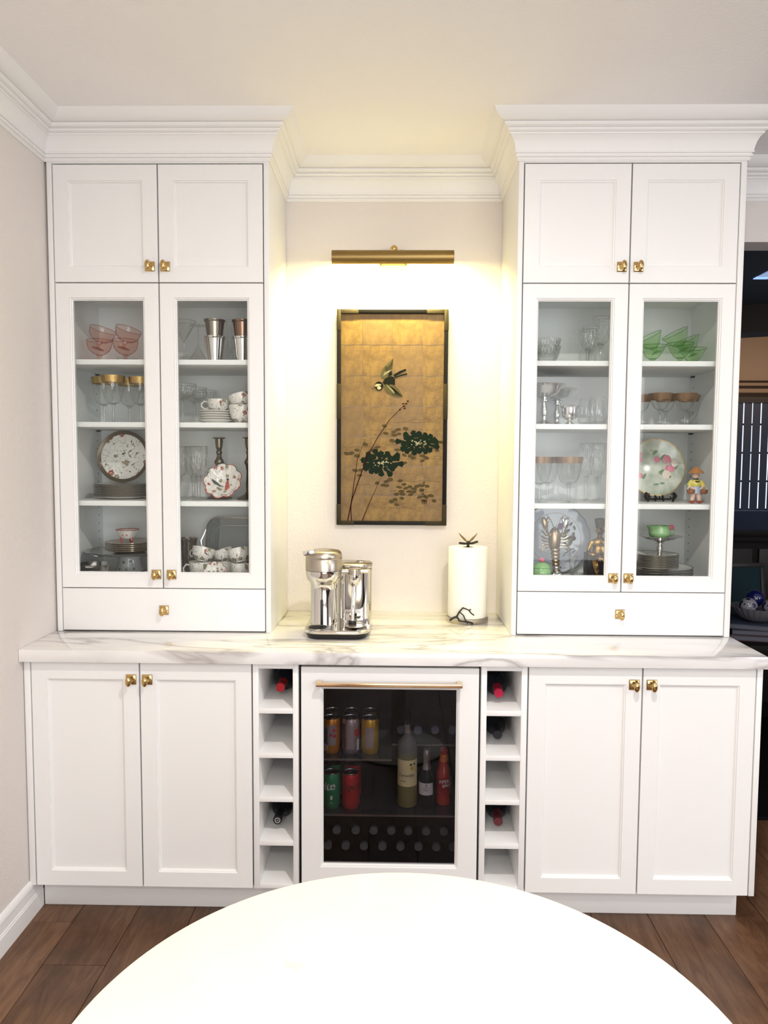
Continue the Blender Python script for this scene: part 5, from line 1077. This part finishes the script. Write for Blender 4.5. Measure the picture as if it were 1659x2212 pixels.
obj('face', M().lathe([(0.0001, 0.0), (.058, 0.0), (.078, .006), (.107, .011), (.1075, .013), (.078, .0088), (.058, .0035), (0.0001, .0035)], 128, (0, .1085, 0)), ROSEPL, rp)
obj('rim', M().lathe([(.1065, .0118), (.1090, .0115), (.1090, .0135), (.1045, .0130)], 128, (0, .1085, 0), rf=lambda a, z: 1 + .008 * cos(22 * a), close=False), mat('fine_gold_rim', (0.50, 0.38, 0.20), 0.3, 0.8), rp, label='thin scrolled gold rim')
leaves(rp, [(.030, .150, .0048, .014, .8), (.026, .140, .0048, .012, -.4), (.055, .150, .0058, .012, .2), (.022, .095, .0048, .013, .5), (.018, .088, .0048, .010, -.8), (.075, .110, .0098, .010, 1.2), (.050, .075, .0050, .016, -.3), (-.020, .180, .0060, .018, .1), (0, .170, .0052, .016, .9), (.012, .190, .0078, .014, -.3), (-.005, .040, .0052, .018, .4), (.03, .045, .0055, .016, -.4), (-.045, .075, .0052, .014, 1.0)], LEAFGREEN)
for (x, y, z, r, mt_) in ((.044, .142, .0056, .017, ROSEPINK), (.058, .106, .0070, .0135, ROSEPINK), (.046, .108, .0054, .010, PINKGL), (.040, .084, .0050, .017, ROSECREAM), (.070, .124, .0095, .013, ROSECREAM), (.006, .140, .0050, .012, ROSEPINK), (-.062, .160, .0085, .012, ROSEPINK), (-.058, .138, .0062, .010, ROSEPINK), (-.060, .078, .0070, .011, ROSEPINK)):
    bloom(rp, x, y, z, r, mt_, 'painted_rose')
ps = thing('plate_stand', 'black curled plate stand under the rose plate', 'plate stand', (0.9760, .4270, S3))
for sx in (-1, 1):
    obj('leg', M().tube([(sx * .052, -.012, .034), (sx * .050, -.020, .022), (sx * .047, -.022, .008), (sx * .044, -.018, .0025)], [.005, .006, .004, .003], 8), IRON, ps)
    obj('leg', M().tube([(sx * .014, .000, .022), (sx * .012, -.010, .014), (sx * .016, -.008, .003)], [.004, .005, .003], 8), IRON, ps)
    obj('scroll', M().tube([(sx * (.048 + .012 * cos(a)), -.018, .022 + .010 * sin(a)) for a in [k * pi / 5 for k in range(-5, 5)]], .0022, 6), IRON, ps)
obj('bar', M().tube([(-.048, .006, .010), (.048, .006, .010)], .003, 8).tube([(-.02, .045, .006), (-.02, .070, .090), (-.018, .080, .120)], .0025, 8).tube([(.02, .045, .006), (.02, .070, .090), (.018, .080, .120)], .0025, 8), IRON, ps)
# figurine
fg = thing('ceramic_figurine', 'painted ceramic figurine of a person in a conical hat carrying two baskets', 'figurine', (1.0790, .345, S3))
m = M()
m.ball((0, 0, .100), (.0120, .0110, .0130), 16, 12)                # head
m.ball((0, -.0110, .0985), (.0022, .003, .0022), 8, 6)
for sx in (-1, 1): m.ball((sx * .0120, 0, .099), (.002, .003, .004), 6, 5)
m.tube([(0, 0, .080), (0, 0, .094)], .006, 10)
m.ball((0, 0, .070), (.0170, .0125, .0180), 16, 12); m.ball((0, 0, .050), (.0175, .0130, .0150), 16, 12)
for sx in (-1, 1):
    m.tube([(sx * .014, 0, .080), (sx * .0235, -.002, .068), (sx * .0225, -.010, .056), (sx * .0120, -.016, .052)], [.0065, .0065, .0055, .004], 10); m.ball((sx * .0110, -.0165, .052), (.0045, .004, .004), 8, 6)
    m.tube([(sx * .008, 0, .045), (sx * .0110, -.001, .025), (sx * .0130, -.002, .008)], [.0100, .0095, .0072], 12)
remesh(obj('body', m, SKIN, fg), .0012)
remesh(obj('shirt', M().ball((0, .0005, .071), (.0185, .0140, .0170), 16, 12).tube([(-.014, 0, .081), (-.0245, -.002, .068), (-.0235, -.009, .058)], [.0080, .0082, .0072], 12).tube([(.014, 0, .081), (.0245, -.002, .068), (.0235, -.009, .058)], [.0080, .0082, .0072], 12), YELLOWGL, fg, label='yellow shirt'), .0014)
obj('apron', M().lathe([(.0150, .060), (.0185, .052), (.0205, .040), (.0200, .0365), (.0001, .040)], 32), BLUEGL, fg, label='light blue apron')
obj('hat', M().lathe([(.0270, .1085), (.0275, .1100), (.016, .1220), (.006, .1310), (0.0001, .1335)], 36), ORANGEHAT, fg, label='orange-brown conical hat')
obj('collar', M().lathe([(.0085, .0855), (.0100, .0875), (.0085, .0890)], 20), BLACK, fg)
obj('bow', M().ball((-.004, -.0135, .079), (.004, .0015, .0025), 8, 5).ball((.004, -.0135, .079), (.004, .0015, .0025), 8, 5).ball((0, -.014, .076), (.0012, .0012, .003), 6, 5), BLACK, fg)
fc_ = M()
for sx in (-1, 1): fc_.ball((sx * .0045, -.0108, .1015), (.0014, .0008, .0007), 6, 5)
fc_.ball((0, -.0118, .0935), (.0022, .0007, .0006), 6, 5); obj('face_paint', fc_, INK, fg)
for sx in (-1, 1):
    bsk = obj('basket', M().lathe([(.0085, .034), (.0120, .038), (.0145, .046), (.0140, .050), (.0115, .049), (.0001, .047)], 24, (sx * .0230, -.016, 0)), BROWNGL, fg, label='brown basket')
    obj('basket_handle', M().tube([(sx * .0230 + .012 * cos(a), -.016, .049 + .013 * sin(a)) for a in [k * pi / 6 for k in range(7)]], .0016, 6), ROSECREAM, bsk)
    obj('shoe', M().ball((sx * .0135, -.007, .0055), (.0100, .0135, .0055), 14, 8), REDGL, fg, label='red shoe')
# plates and compote, bottom right bay
for k in range(5): plate('large cream dinner plate in the wide stack, ' + ('topmost' if k == 4 else ordn[k]) + ' of five', 'wide stack of dinner plates', (0.9640, .410, S4 + .0003 + k * .0108), .1340, PORC, DARKRIM, 'large')
zt = S4 + 4 * .0108 + .0045
for k in range(8): plate('small cream plate in the upper stack, ' + ('topmost' if k == 7 else ordn[k]) + ' of eight', 'upper stack of small plates', (0.9610, .400, zt + k * .0062), .0820, PORC, DARKRIM, 'small')
zt2 = zt + 7 * .0062 + .0044
compote((0.9760, .400, zt2 + .0020), .0800, .0720, 'low silver compote standing on the small plates', .25, SILVER, None)
cr = thing('creamer_jug', 'pale green creamer jug with a pink flower handle on the silver compote', 'jug', (0.9740, .400, zt2 + .0655), scale=(1.12, 1.12, 1.12))
def crf(a, z): return 1 + (0.42 * max(0, cos(a - pi)) ** 8) * max(0, (z - .022) / .02)
obj('body', M().lathe([(0.0001, 0), (.024, 0), (.033, .009), (.0350, .020), (.0310, .034), (.0320, .041), (.0305, .0415), (.028, .034), (.031, .020), (.02, .005), (0.0001, .004)], 64, rf=crf, close=False), GREENGL, cr)
obj('handle', M().tube([(.029, 0, .034), (.044, 0, .038), (.051, 0, .026), (.046, 0, .013), (.031, 0, .010)], [.0035, .0035, .003, .003, .0035], 10), GREENGL, cr)
m = M()
for k in range(5): a = 2 * pi * k / 5; m.ball((.038 + .005 * cos(a), -.002, .036 + .005 * sin(a)), (.0045, .004, .0045), 8, 6)
obj('flower', m, PINKGL, cr, label='pink flower on the handle')

# ------------------------------------------------------------------ cooler contents
def can(loc, label, m_, rz=0, parts=(), r=.0300, h=.122, grp='cans in the cooler'):
    t = thing('drink_can', label, 'can', loc, rot=(0, 0, radians(rz)), group=grp)
    obj('body', cached(('can', m_.name), lambda: M().lathe([(.0001, .003), (.022, .003), (.025, 0), (.0268, .004), (r, .011), (r, h - .016), (.0262, h - .004)], 40).mesh('body', m_)), parent=t)
    obj('lid', cached('canlid', lambda: M().lathe([(.0262, h - .004), (.0272, h - .001), (.0265, h), (.0245, h - .001), (.0235, h - .005), (.0001, h - .005)], 40).mesh('lid', CANTOP)), parent=t)
    obj('pull_tab', cached('cantab', lambda: M().ball((0, -.004, h - .0035), (.006, .010, .0010), 12, 6).mesh('pull_tab', CANTOP)), parent=t)
    return t
def wrap(z0, z1, a0, a1, r): # curved patch on a can, angles in degrees from the front
    m = M(); n_ = 14; vs = []
    for k in range(n_ + 1):
        a = radians(a0 + (a1 - a0) * k / n_)
        for z in (z0, z1): vs.append((r * sin(a), -r * cos(a), z))
    return m.add(vs, [(2 * k, 2 * k + 2, 2 * k + 3, 2 * k + 1) for k in range(n_)])
def disc(zc, ac, rad, r, n=20):
    vs = [(r * sin(radians(ac)), -r * cos(radians(ac)), zc)]
    for k in range(n): a = radians(ac) + rad * cos(2 * pi * k / n) / r; vs.append((r * sin(a), -r * cos(a), zc + rad * sin(2 * pi * k / n)))
    return M().add(vs, [(0, 1 + k, 1 + (k + 1) % n) for k in range(n)])
R1 = .0303; R2 = .0306; R3_ = .0309
ZA = .5342; ZB = .3482
c = can((-0.2190, .118, ZA), 'orange and dark blue can with red berries, upper shelf left', CANORANGE, 0)
obj('dark_print', wrap(.030, .092, -80, -20, R1), CANDARK, c); obj('grey_panel', wrap(.030, .100, -20, 38, R1), CANPANEL, c)
obj('berries', disc(.082, 22, .0055, R2), REDPRINT, c); obj('berries', disc(.066, 2, .0058, R2), REDPRINT, c); obj('berries', disc(.062, 26, .0055, R2), REDPRINT, c)
def ringp(zc, ac, r0, r1, r, n=28):
    vs = []
    for k in range(n):
        for q in (r0, r1): a = radians(ac) + q * cos(2 * pi * k / n) / r; vs.append((r * sin(a), -r * cos(a), zc + q * sin(2 * pi * k / n)))
    return M().add(vs, [(2 * k, 2 * k + 1, (2 * k + 3) % (2 * n), (2 * k + 2) % (2 * n)) for k in range(n)])
sl_ = ringp(.024, -38, .0095, .0112, R3_)
for k in range(6):
    a = pi * k / 6; u, v_ = cos(a), sin(a)
    p = [(-38 + math.degrees(s * u * .0095 / R3_ + q * -v_ / R3_), .024 + s * v_ * .0095 + q * u) for s, q in ((-1, -.0003), (1, -.0003), (1, .0003), (-1, .0003))]
    sl_.add([(R3_ * sin(radians(A)), -R3_ * cos(radians(A)), Z) for A, Z in p], [(0, 1, 2, 3)])
obj('citrus_slice', sl_, WHITEINK, c)
c = can((-0.1520, .118, ZA), 'silver and purple can with large red circles, upper shelf middle', CANSILVER, 0)
obj('grey_panel', wrap(.018, .096, -28, 22, R1), CANPANEL, c); obj('purple_print', wrap(.010, .104, -85, -34, R1), mat('purple_print', (0.13, 0.02, 0.06), 0.35, 0.3), c); obj('red_circle', disc(.074, 52, .014, R2), REDPRINT, c)
obj('white_curve', ringp(.040, -42, .0215, .0222, R2), WHITEINK, c); obj('pale_leaf', wrap(.012, .050, 46, 66, R2), LABELWHITE, c)
c = can((-0.0868, .118, ZA), 'golden can with a grey information panel, upper shelf right', CANGOLD, 0)
obj('grey_panel', wrap(.022, .094, -28, 26, R1), CANPANEL, c); obj('lemon_curve', ringp(.104, 30, .0125, .0132, R2), CANORANGE, c); obj('green_print', wrap(.04, .09, 52, 70, R1), mat('lime_print', (0.30, 0.36, 0.03), 0.35, 0.2), c)
for i, (xx, l) in enumerate(((-0.2190, 'orange'), (-0.1520, 'silver'), (-0.0868, 'golden'))):
    can((xx, .190, ZA), 'dark can directly behind the %s one on the upper shelf' % l, mat('dark_can_%d' % i, ((0.05, 0.035, 0.03), (0.04, 0.02, 0.04), (0.10, 0.07, 0.02))[i], 0.3, 0.4), grp='cans in the second row')
c = can((-0.2170, .105, ZB), 'green soda can with white script, lower shelf left', CANGREEN)
obj('lettering', text_mesh('Sprite', .040, WHITEINK, bend=R1, shear=.25, align='CENTER', zc=.076, twist=radians(6), bold=.0008), parent=c, rot=(0, 0, radians(-64)))
obj('barcode_mark', wrap(.034, .048, -3, 11, R1), WHITEINK, c)
obj('mark_letters', text_mesh('12', .009, WHITEINK, bend=R1, zc=.022, twist=radians(90)), parent=c, rot=(0, 0, radians(5)))
c = can((-0.1520, .105, ZB), 'red soda can with dark script, lower shelf right', CANRED)
obj('lettering', text_mesh('Coca', .034, INK, bend=R1, shear=.25, zc=.078, twist=radians(6), bold=.0005), parent=c, rot=(0, 0, radians(-4)))
obj('swash', ringp(.064, -2, .0001, .0040, R1, 3), INK, c)
can((-0.2170, .180, ZB), 'green soda can behind the front green one', CANGREEN, grp='cans in the second row'); can((-0.1490, .180, ZB), 'red soda can behind the front red one', CANRED, grp='cans in the second row')
# bottles standing
b = thing('liqueur_bottle', 'tall frosted bottle with a cream lemon label and silver cap', 'bottle', (0.0415, .120, ZB))
obj('body', M().lathe([(.0001, .004), (.025, 0), (.0325, .004), (.0335, .010), (.0335, .205), (.031, .220), (.022, .233), (.0150, .240), (.0130, .246), (.0130, .262)], 48), FROSTED, b)
obj('cap', M().lathe([(.0138, .256), (.0140, .262), (.0135, .264), (.0140, .266), (.0135, .268), (.0140, .270), (.0138, .284), (.0001, .2845)], 32), FOILSILVER, b)
lb = obj('label', wrap(.077, .168, -78, 78, .0338), LABELCREAM, b, label='cream label')
obj('lettering', text_mesh('Caravella', .0150, INK, bend=.0341, zc=.116, bold=.0001), parent=lb, rot=(0, 0, radians(-6)))
obj('script_line', text_mesh("d'Italia", .0090, INK, bend=.0341, zc=.096, shear=.3), parent=lb, rot=(0, 0, radians(-28)))
obj('thin_line', wrap(.1065, .1069, -40, 40, .0341), INK, lb)
obj('lemon', disc(.140, 28, .0065, .0342), mat('painted_lemon', (0.66, 0.47, 0.06), 0.5), lb); lvm = disc(.1535, 20, .0040, .0342); obj('lemon_leaves', lvm, DKGREENGL, lb); obj('lemon_leaves', disc(.1545, 42, .0036, .0342), DKGREENGL, lb)
b = thing('sparkling_wine_bottle', 'small dark sparkling wine bottle with silver neck foil and white label', 'bottle', (0.1075, .118, ZB))
obj('body', M().lathe([(.0001, .006), (.018, 0), (.0260, .004), (.0270, .012), (.0270, .085), (.0255, .100), (.018, .122), (.0135, .140), (.0125, .170)], 40), WINEGLASS, b)
obj('neck_foil', M().lathe([(.0165, .1275), (.0135, .145), (.0125, .172), (.0135, .174), (.0130, .180), (.0135, .183), (.0125, .188), (.0110, .196), (.0001, .199)], 32, close=False), FOILSILVER, b)
lb = obj('label', wrap(.046, .088, -68, 50, .0273), LABELWHITE, b, label='white label')
m = M().add([(-.0020, -.0278, .0730), (.0006, -.0278, .0765), (.0012, -.0278, .0800), (-.0012, -.0278, .0815), (-.0016, -.0278, .0835), (.0018, -.0278, .0838), (.0034, -.0278, .0810), (.0020, -.0278, .0750)], [tuple(range(8))])
obj('footprint_mark', m, INK, lb, smooth=False, loc=(-.003, .0002, 0))
obj('lettering', text_mesh('PRIVATE', .0058, INK, bend=.0276, zc=.0695), parent=lb, rot=(0, 0, radians(-4))); obj('lettering', text_mesh('BUBBLY', .0058, INK, bend=.0276, zc=.0630), parent=lb, rot=(0, 0, radians(-4)))
b = thing('spritz_bottle', 'red spritz bottle with an orange neck label and white lettering', 'bottle', (0.1665, .130, ZB))
obj('body', M().lathe([(.0001, .006), (.018, 0), (.0245, .005), (.0250, .014), (.0245, .100), (.021, .118), (.0150, .138), (.0120, .160), (.0118, .190)], 40), REDDRINK, b)
obj('neck_label', M().lathe([(.0137, .152), (.0130, .176), (.0126, .1765)], 32, close=False), ORANGELABEL, b); obj('cap', M().lathe([(.0128, .186), (.0142, .188), (.0138, .194), (.0001, .197)], 28), REDFOIL, b)
lb = obj('label', wrap(.040, .100, -80, 90, .0251), mat('dark_red_label', (0.32, 0.015, 0.02), 0.4), b)
obj('lettering', text_mesh('APEROL', .0165, WHITEINK, bend=.0254, zc=.088, twist=radians(4), bold=.0003), parent=lb, rot=(0, 0, radians(26))); obj('lettering', text_mesh('SPRITZ', .0140, WHITEINK, bend=.0254, zc=.0735, twist=radians(4), bold=.0003), parent=lb, rot=(0, 0, radians(34)))
stemb = thing('spritz_bottle', 'red spritz bottle standing behind the front one', 'bottle', (0.1700, .200, ZB), scale=(1, 1, .96))
obj('body', M().lathe([(.0001, .006), (.018, 0), (.0245, .005), (.0245, .100), (.0150, .138), (.0118, .170), (.0118, .190)], 32), REDDRINK, stemb); obj('cap', M().lathe([(.0128, .186), (.0142, .188), (.0001, .196)], 28), REDFOIL, stemb)

def lying(loc, label, grp, cap_m, body_m, name='water_bottle', r=.0310, l=.20):
    t = thing(name, label, 'bottle', loc, group=grp)
    obj('body', cached(('lb', body_m.name, r), lambda: M().lathe([(.0001, -l), (r * .9, -l), (r, -l + .006), (r, -.060), (r * .97, -.052), (r * .70, -.030), (.0125, -.016), (.0125, -.004)], 32, axis='y').mesh('body', body_m)), parent=t)
    obj('cap', cached(('lc', cap_m.name), lambda: M().lathe([(.0142, -.014), (.0146, -.012), (.0146, .0), (.0135, .0018), (.0115, .0018), (.0110, .0008), (.0001, .0008)], 28, axis='y').mesh('cap', cap_m)), parent=t)
    return t
up = [-0.2032, -0.1368, -0.0740, -0.0120, 0.0470, 0.1090, 0.1710]; lo_ = [-0.2340, -0.1715, -0.1075, -0.0430, 0.0200, 0.0830, 0.1450, 0.2032]
names = ['first', 'second', 'third', 'fourth', 'fifth', 'sixth', 'seventh', 'eighth']
for i, xx in enumerate(lo_): lying((xx, .145, .1838), 'lying water bottle with grey cap, bottom row, %s from the left' % names[i], 'water bottles in the bottom of the cooler', CAPGREY, WATERB)
for i, xx in enumerate(up): lying((xx, .147, .2395), 'lying water bottle with grey cap, upper row of the bottom pile, %s from the left' % names[i], 'water bottles in the bottom of the cooler', CAPGREY, WATERB)
for i, xx in enumerate((0.0200, 0.0800, 0.1400, 0.2015)):
    lying((xx, .205, .5785), 'lying water bottle with blue-grey cap on the small upper shelf, %s from the left' % names[i], 'water bottles on the small shelf', BLUECAP, WATERB, r=.0300)

# wine bottles in the cubbies
def wine(loc, label, foil, rx=0, rz=0):
    t = thing('wine_bottle', label, 'bottle', loc, rot=(radians(rx), 0, radians(rz)), group='wine bottles lying in the cubbies')
    obj('body', cached('wb', lambda: M().lathe([(.0001, -.295), (.030, -.300), (.0370, -.294), (.0375, -.285), (.0375, -.110), (.0340, -.092), (.0220, -.078), (.0150, -.066), (.0142, -.030)], 40, axis='y').mesh('body', WINEGLASS)), parent=t)
    obj('neck_foil', cached(('wf', foil.name), lambda: M().lathe([(.0151, -.068), (.0148, -.016), (.0156, -.014), (.0156, -.001), (.0145, .0012), (.0100, .0012), (.0095, .0006), (.0001, .0006)], 32, axis='y').mesh('neck_foil', foil)), parent=t, label='foil capsule')
    return t
wine((-0.3900, .1000, .7215 + .0378), 'wine bottle with bright red foil, top cubby left of the cooler', REDFOIL)
w1 = wine((-0.3960, .0650, .2762 + .0378), 'wine bottle with black foil, fourth cubby left of the cooler', BLACKFOIL)
obj('foil_print', M().add(*[(lambda r0, r1, n: ([(q * cos(2 * pi * k / n), -.0016, q * sin(2 * pi * k / n)) for k in range(n) for q in (r0, r1)], [(2 * k, 2 * k + 1, (2 * k + 3) % (2 * n), (2 * k + 2) % (2 * n)) for k in range(0, n, 2)]))(.0065, .0095, 40)][0]), WHITEINK, w1, smooth=False)
obj('foil_print', M().ball((0, -.0014, 0), (.0020, .0006, .0020), 10, 4), WHITEINK, w1)
wine((0.3420, .0650, .7215 + .0378), 'wine bottle with crimson foil, top cubby right of the cooler', mat('crimson_foil', (0.45, 0.01, 0.05), 0.3, 0.3), rz=-3)
wine((0.3430, .0850, .5722 + .0378), 'wine bottle with dark blue-black foil, second cubby right of the cooler', BLACKFOIL, rz=-3)
w2 = wine((0.3480, .0750, .2762 + .0378), 'wine bottle with maroon foil, fourth cubby right of the cooler', MAROONFOIL, rz=-4)
obj('foil_print', M().add(*[(lambda r0, r1, n: ([(q * cos(2 * pi * k / n), -.0016, q * sin(2 * pi * k / n)) for k in range(n) for q in (r0, r1)], [(2 * k, 2 * k + 1, (2 * k + 3) % (2 * n), (2 * k + 2) % (2 * n)) for k in range(n)]))(.0085, .0092, 32)][0]), OLDGOLD, w2, smooth=False)

# ------------------------------------------------------------------ room seen past the right cabinet
struct('wall_far', M().box(1.0, 6.0, 5.55, 5.67, 0, 1.02).box(1.0, 6.0, 5.55, 5.67, 2.24, 3.2), TANWALL)
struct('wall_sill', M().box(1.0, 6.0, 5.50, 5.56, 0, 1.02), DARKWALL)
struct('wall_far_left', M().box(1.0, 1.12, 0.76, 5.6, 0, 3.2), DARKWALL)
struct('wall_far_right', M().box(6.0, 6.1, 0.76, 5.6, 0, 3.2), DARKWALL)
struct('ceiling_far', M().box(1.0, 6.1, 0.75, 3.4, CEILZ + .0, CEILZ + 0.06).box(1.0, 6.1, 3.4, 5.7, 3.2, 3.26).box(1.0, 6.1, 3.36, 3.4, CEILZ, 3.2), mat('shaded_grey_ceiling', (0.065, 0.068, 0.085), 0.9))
bm_ = obj('ceiling_beam', M().box(-2.2, 2.6, -.12, .12, -.11, .11), BEAM, loc=(3.0, 3.15, 2.585), rot=(0, 0, radians(-22)))
bm_['kind'] = 'structure'
sk = struct('window_2', M().box(2.22, 2.30, 2.10, 2.42, CEILZ - .006, CEILZ - .001).box(2.22, 3.0, 2.36, 2.42, CEILZ - .006, CEILZ - .001), SKYLIGHT)
struct('trim_11', M().box(1.0, 6.0, 5.47, 5.55, 2.175, 2.25).box(1.0, 6.0, 5.50, 5.55, 2.30, 2.325).box(1.0, 6.0, 5.52, 5.55, 2.36, 2.38), BEAM)
wp = struct('window_3', M().box(2.9, 5.2, 5.62, 5.63, 1.02, 2.24), SKYPANE)
bar = M()
for xx in (2.9, 3.45, 4.0, 4.55, 5.1): bar.box(xx, xx + .03, 5.59, 5.62, 1.02, 2.24)
for zz in (1.02, 1.32, 1.62, 1.92, 2.21): bar.box(2.9, 5.2, 5.595, 5.615, zz, zz + .02)
struct('window_frame', bar, DARKWALL, wp)
vb = thing('vertical_blinds', 'blue-grey vertical blinds in front of the far window', 'blinds', (3.5, 5.42, 2.16))
obj('head_rail', M().box(-.55, 1.2, -.03, .03, -.02, .04), BLACK, vb)
for k in range(19):
    obj('slat', cached('slat', lambda: M().box(-.041, .041, -.0012, .0012, -1.11, 0).mesh('slat', SLAT)), parent=vb, loc=(-.50 + k * .088, 0, -.02), rot=(0, 0, radians(4 if k % 3 else 11)))
def furniture(): 
    t = thing('console_table', 'dark console table holding books beyond the right cabinet', 'table', (2.05, 1.30, 0))
    obj('tabletop', M().box(-.80, .80, -.32, .32, .665, .70), DARKWOOD, t, bevel=0.003)
    obj('apron', M().box(-.75, .75, -.28, .28, .58, .665), DARKWOOD, t)
    for sx in (-1, 1):
        for sy in (-1, 1): obj('leg', M().box(sx * .74 - .03, sx * .74 + .03, sy * .27 - .03, sy * .27 + .03, 0, .60), DARKWOOD, t, bevel=0.003)
    t = thing('sideboard', 'tall black sideboard standing behind the console table', 'sideboard', (2.4, 2.25, 0))
    obj('body', M().box(-1.0, 1.2, -.2, .25, 0, 1.06), DARKWOOD, t, bevel=0.004); obj('top', M().box(-1.03, 1.23, -.23, .26, 1.06, 1.09), DARKWOOD, t, bevel=0.004)
    for k in range(3): obj('door', M().box(-.98 + k * .72, -.30 + k * .72, -.215, -.2, .1, 1.02), LACQUER, t, bevel=0.002)
furniture()
def book(loc, w_, d_, h_, m_, label, rz):
    t = thing('book', label, 'book', loc, rot=(0, 0, radians(rz)), group='large books stacked on the console table')
    obj('cover', M().box(-w_ / 2, w_ / 2, -d_ / 2, d_ / 2, 0, .003).box(-w_ / 2, w_ / 2, -d_ / 2, d_ / 2, h_ - .003, h_).box(-w_ / 2, -w_ / 2 + .004, -d_ / 2, d_ / 2, .003, h_ - .003), m_, t)
    obj('pages', M().box(-w_ / 2 + .004, w_ / 2 - .004, -d_ / 2 + .004, d_ / 2 - .004, .003, h_ - .003), PAGES, t)
book((1.765, 1.180, .7005), .36, .29, .026, BOOKRED, 'large book with dark red cover at the bottom of the stack', -14)
book((1.760, 1.185, .7268), .34, .28, .024, BOOKBLACK, 'large book with black cover in the middle of the stack', -12)
book((1.750, 1.180, .7511), .33, .27, .022, BOOKBLUE, 'large book with blue-grey cover at the top of the stack', -22)
sbw = thing('shell_bowl', 'white fluted shell bowl holding blue and white balls', 'bowl', (1.7150, 1.165, .7735))
obj('bowl', M().lathe([(.0001, .002), (.040, .002), (.075, .018), (.105, .048), (.120, .072), (.117, .0725), (.098, .050), (.060, .022), (.0001, .012)], 120, rf=lambda a, z: 1 + .035 * abs(sin(13 * a)) - .02, close=False), SHELLW, sbw)
for (dx, dy, dz, m_, l) in ((-.050, -.020, .078, BLUEWHITE, 'blue and white patterned ball, left in the shell bowl'), (.050, -.035, .074, BLUEWHITE, 'blue and white patterned ball, right in the shell bowl'), (.004, .030, .106, COBALT, 'cobalt blue glass ball on top in the shell bowl')):
    o = obj('decorative_ball', M().ball((0, 0, 0), .040, 28, 18), m_, loc=(1.715 + dx, 1.165 + dy, .7735 + dz - .001)); tag(o, l, 'ball', 'decorative balls in the shell bowl')
def pframe(loc, w_, h_, label, rz, lean, art, fm_=OLDGOLD):
    t = thing('framed_picture', label, 'picture frame', loc, rot=(radians(lean), 0, radians(rz)), group='framed pictures leaning on the console table')
    f = .022; obj('frame', M().box(-w_ / 2, w_ / 2, -.01, .01, 0, f).box(-w_ / 2, w_ / 2, -.01, .01, h_ - f, h_).box(-w_ / 2, -w_ / 2 + f, -.01, .01, f, h_ - f).box(w_ / 2 - f, w_ / 2, -.01, .01, f, h_ - f), fm_, t, bevel=.002)
    obj('picture', M().box(-w_ / 2 + f, w_ / 2 - f, -.004, .006, f, h_ - f), art, t)
pframe((1.84, 1.53, .7005), .22, .30, 'dark framed print leaning behind the shell bowl, left', 8, -8, TEALART, LACQUER)
pframe((2.13, 1.50, .7005), .24, .33, 'old gold framed picture leaning behind the shell bowl, right', -14, -8, LACQUER)
bpy.context.view_layer.update()
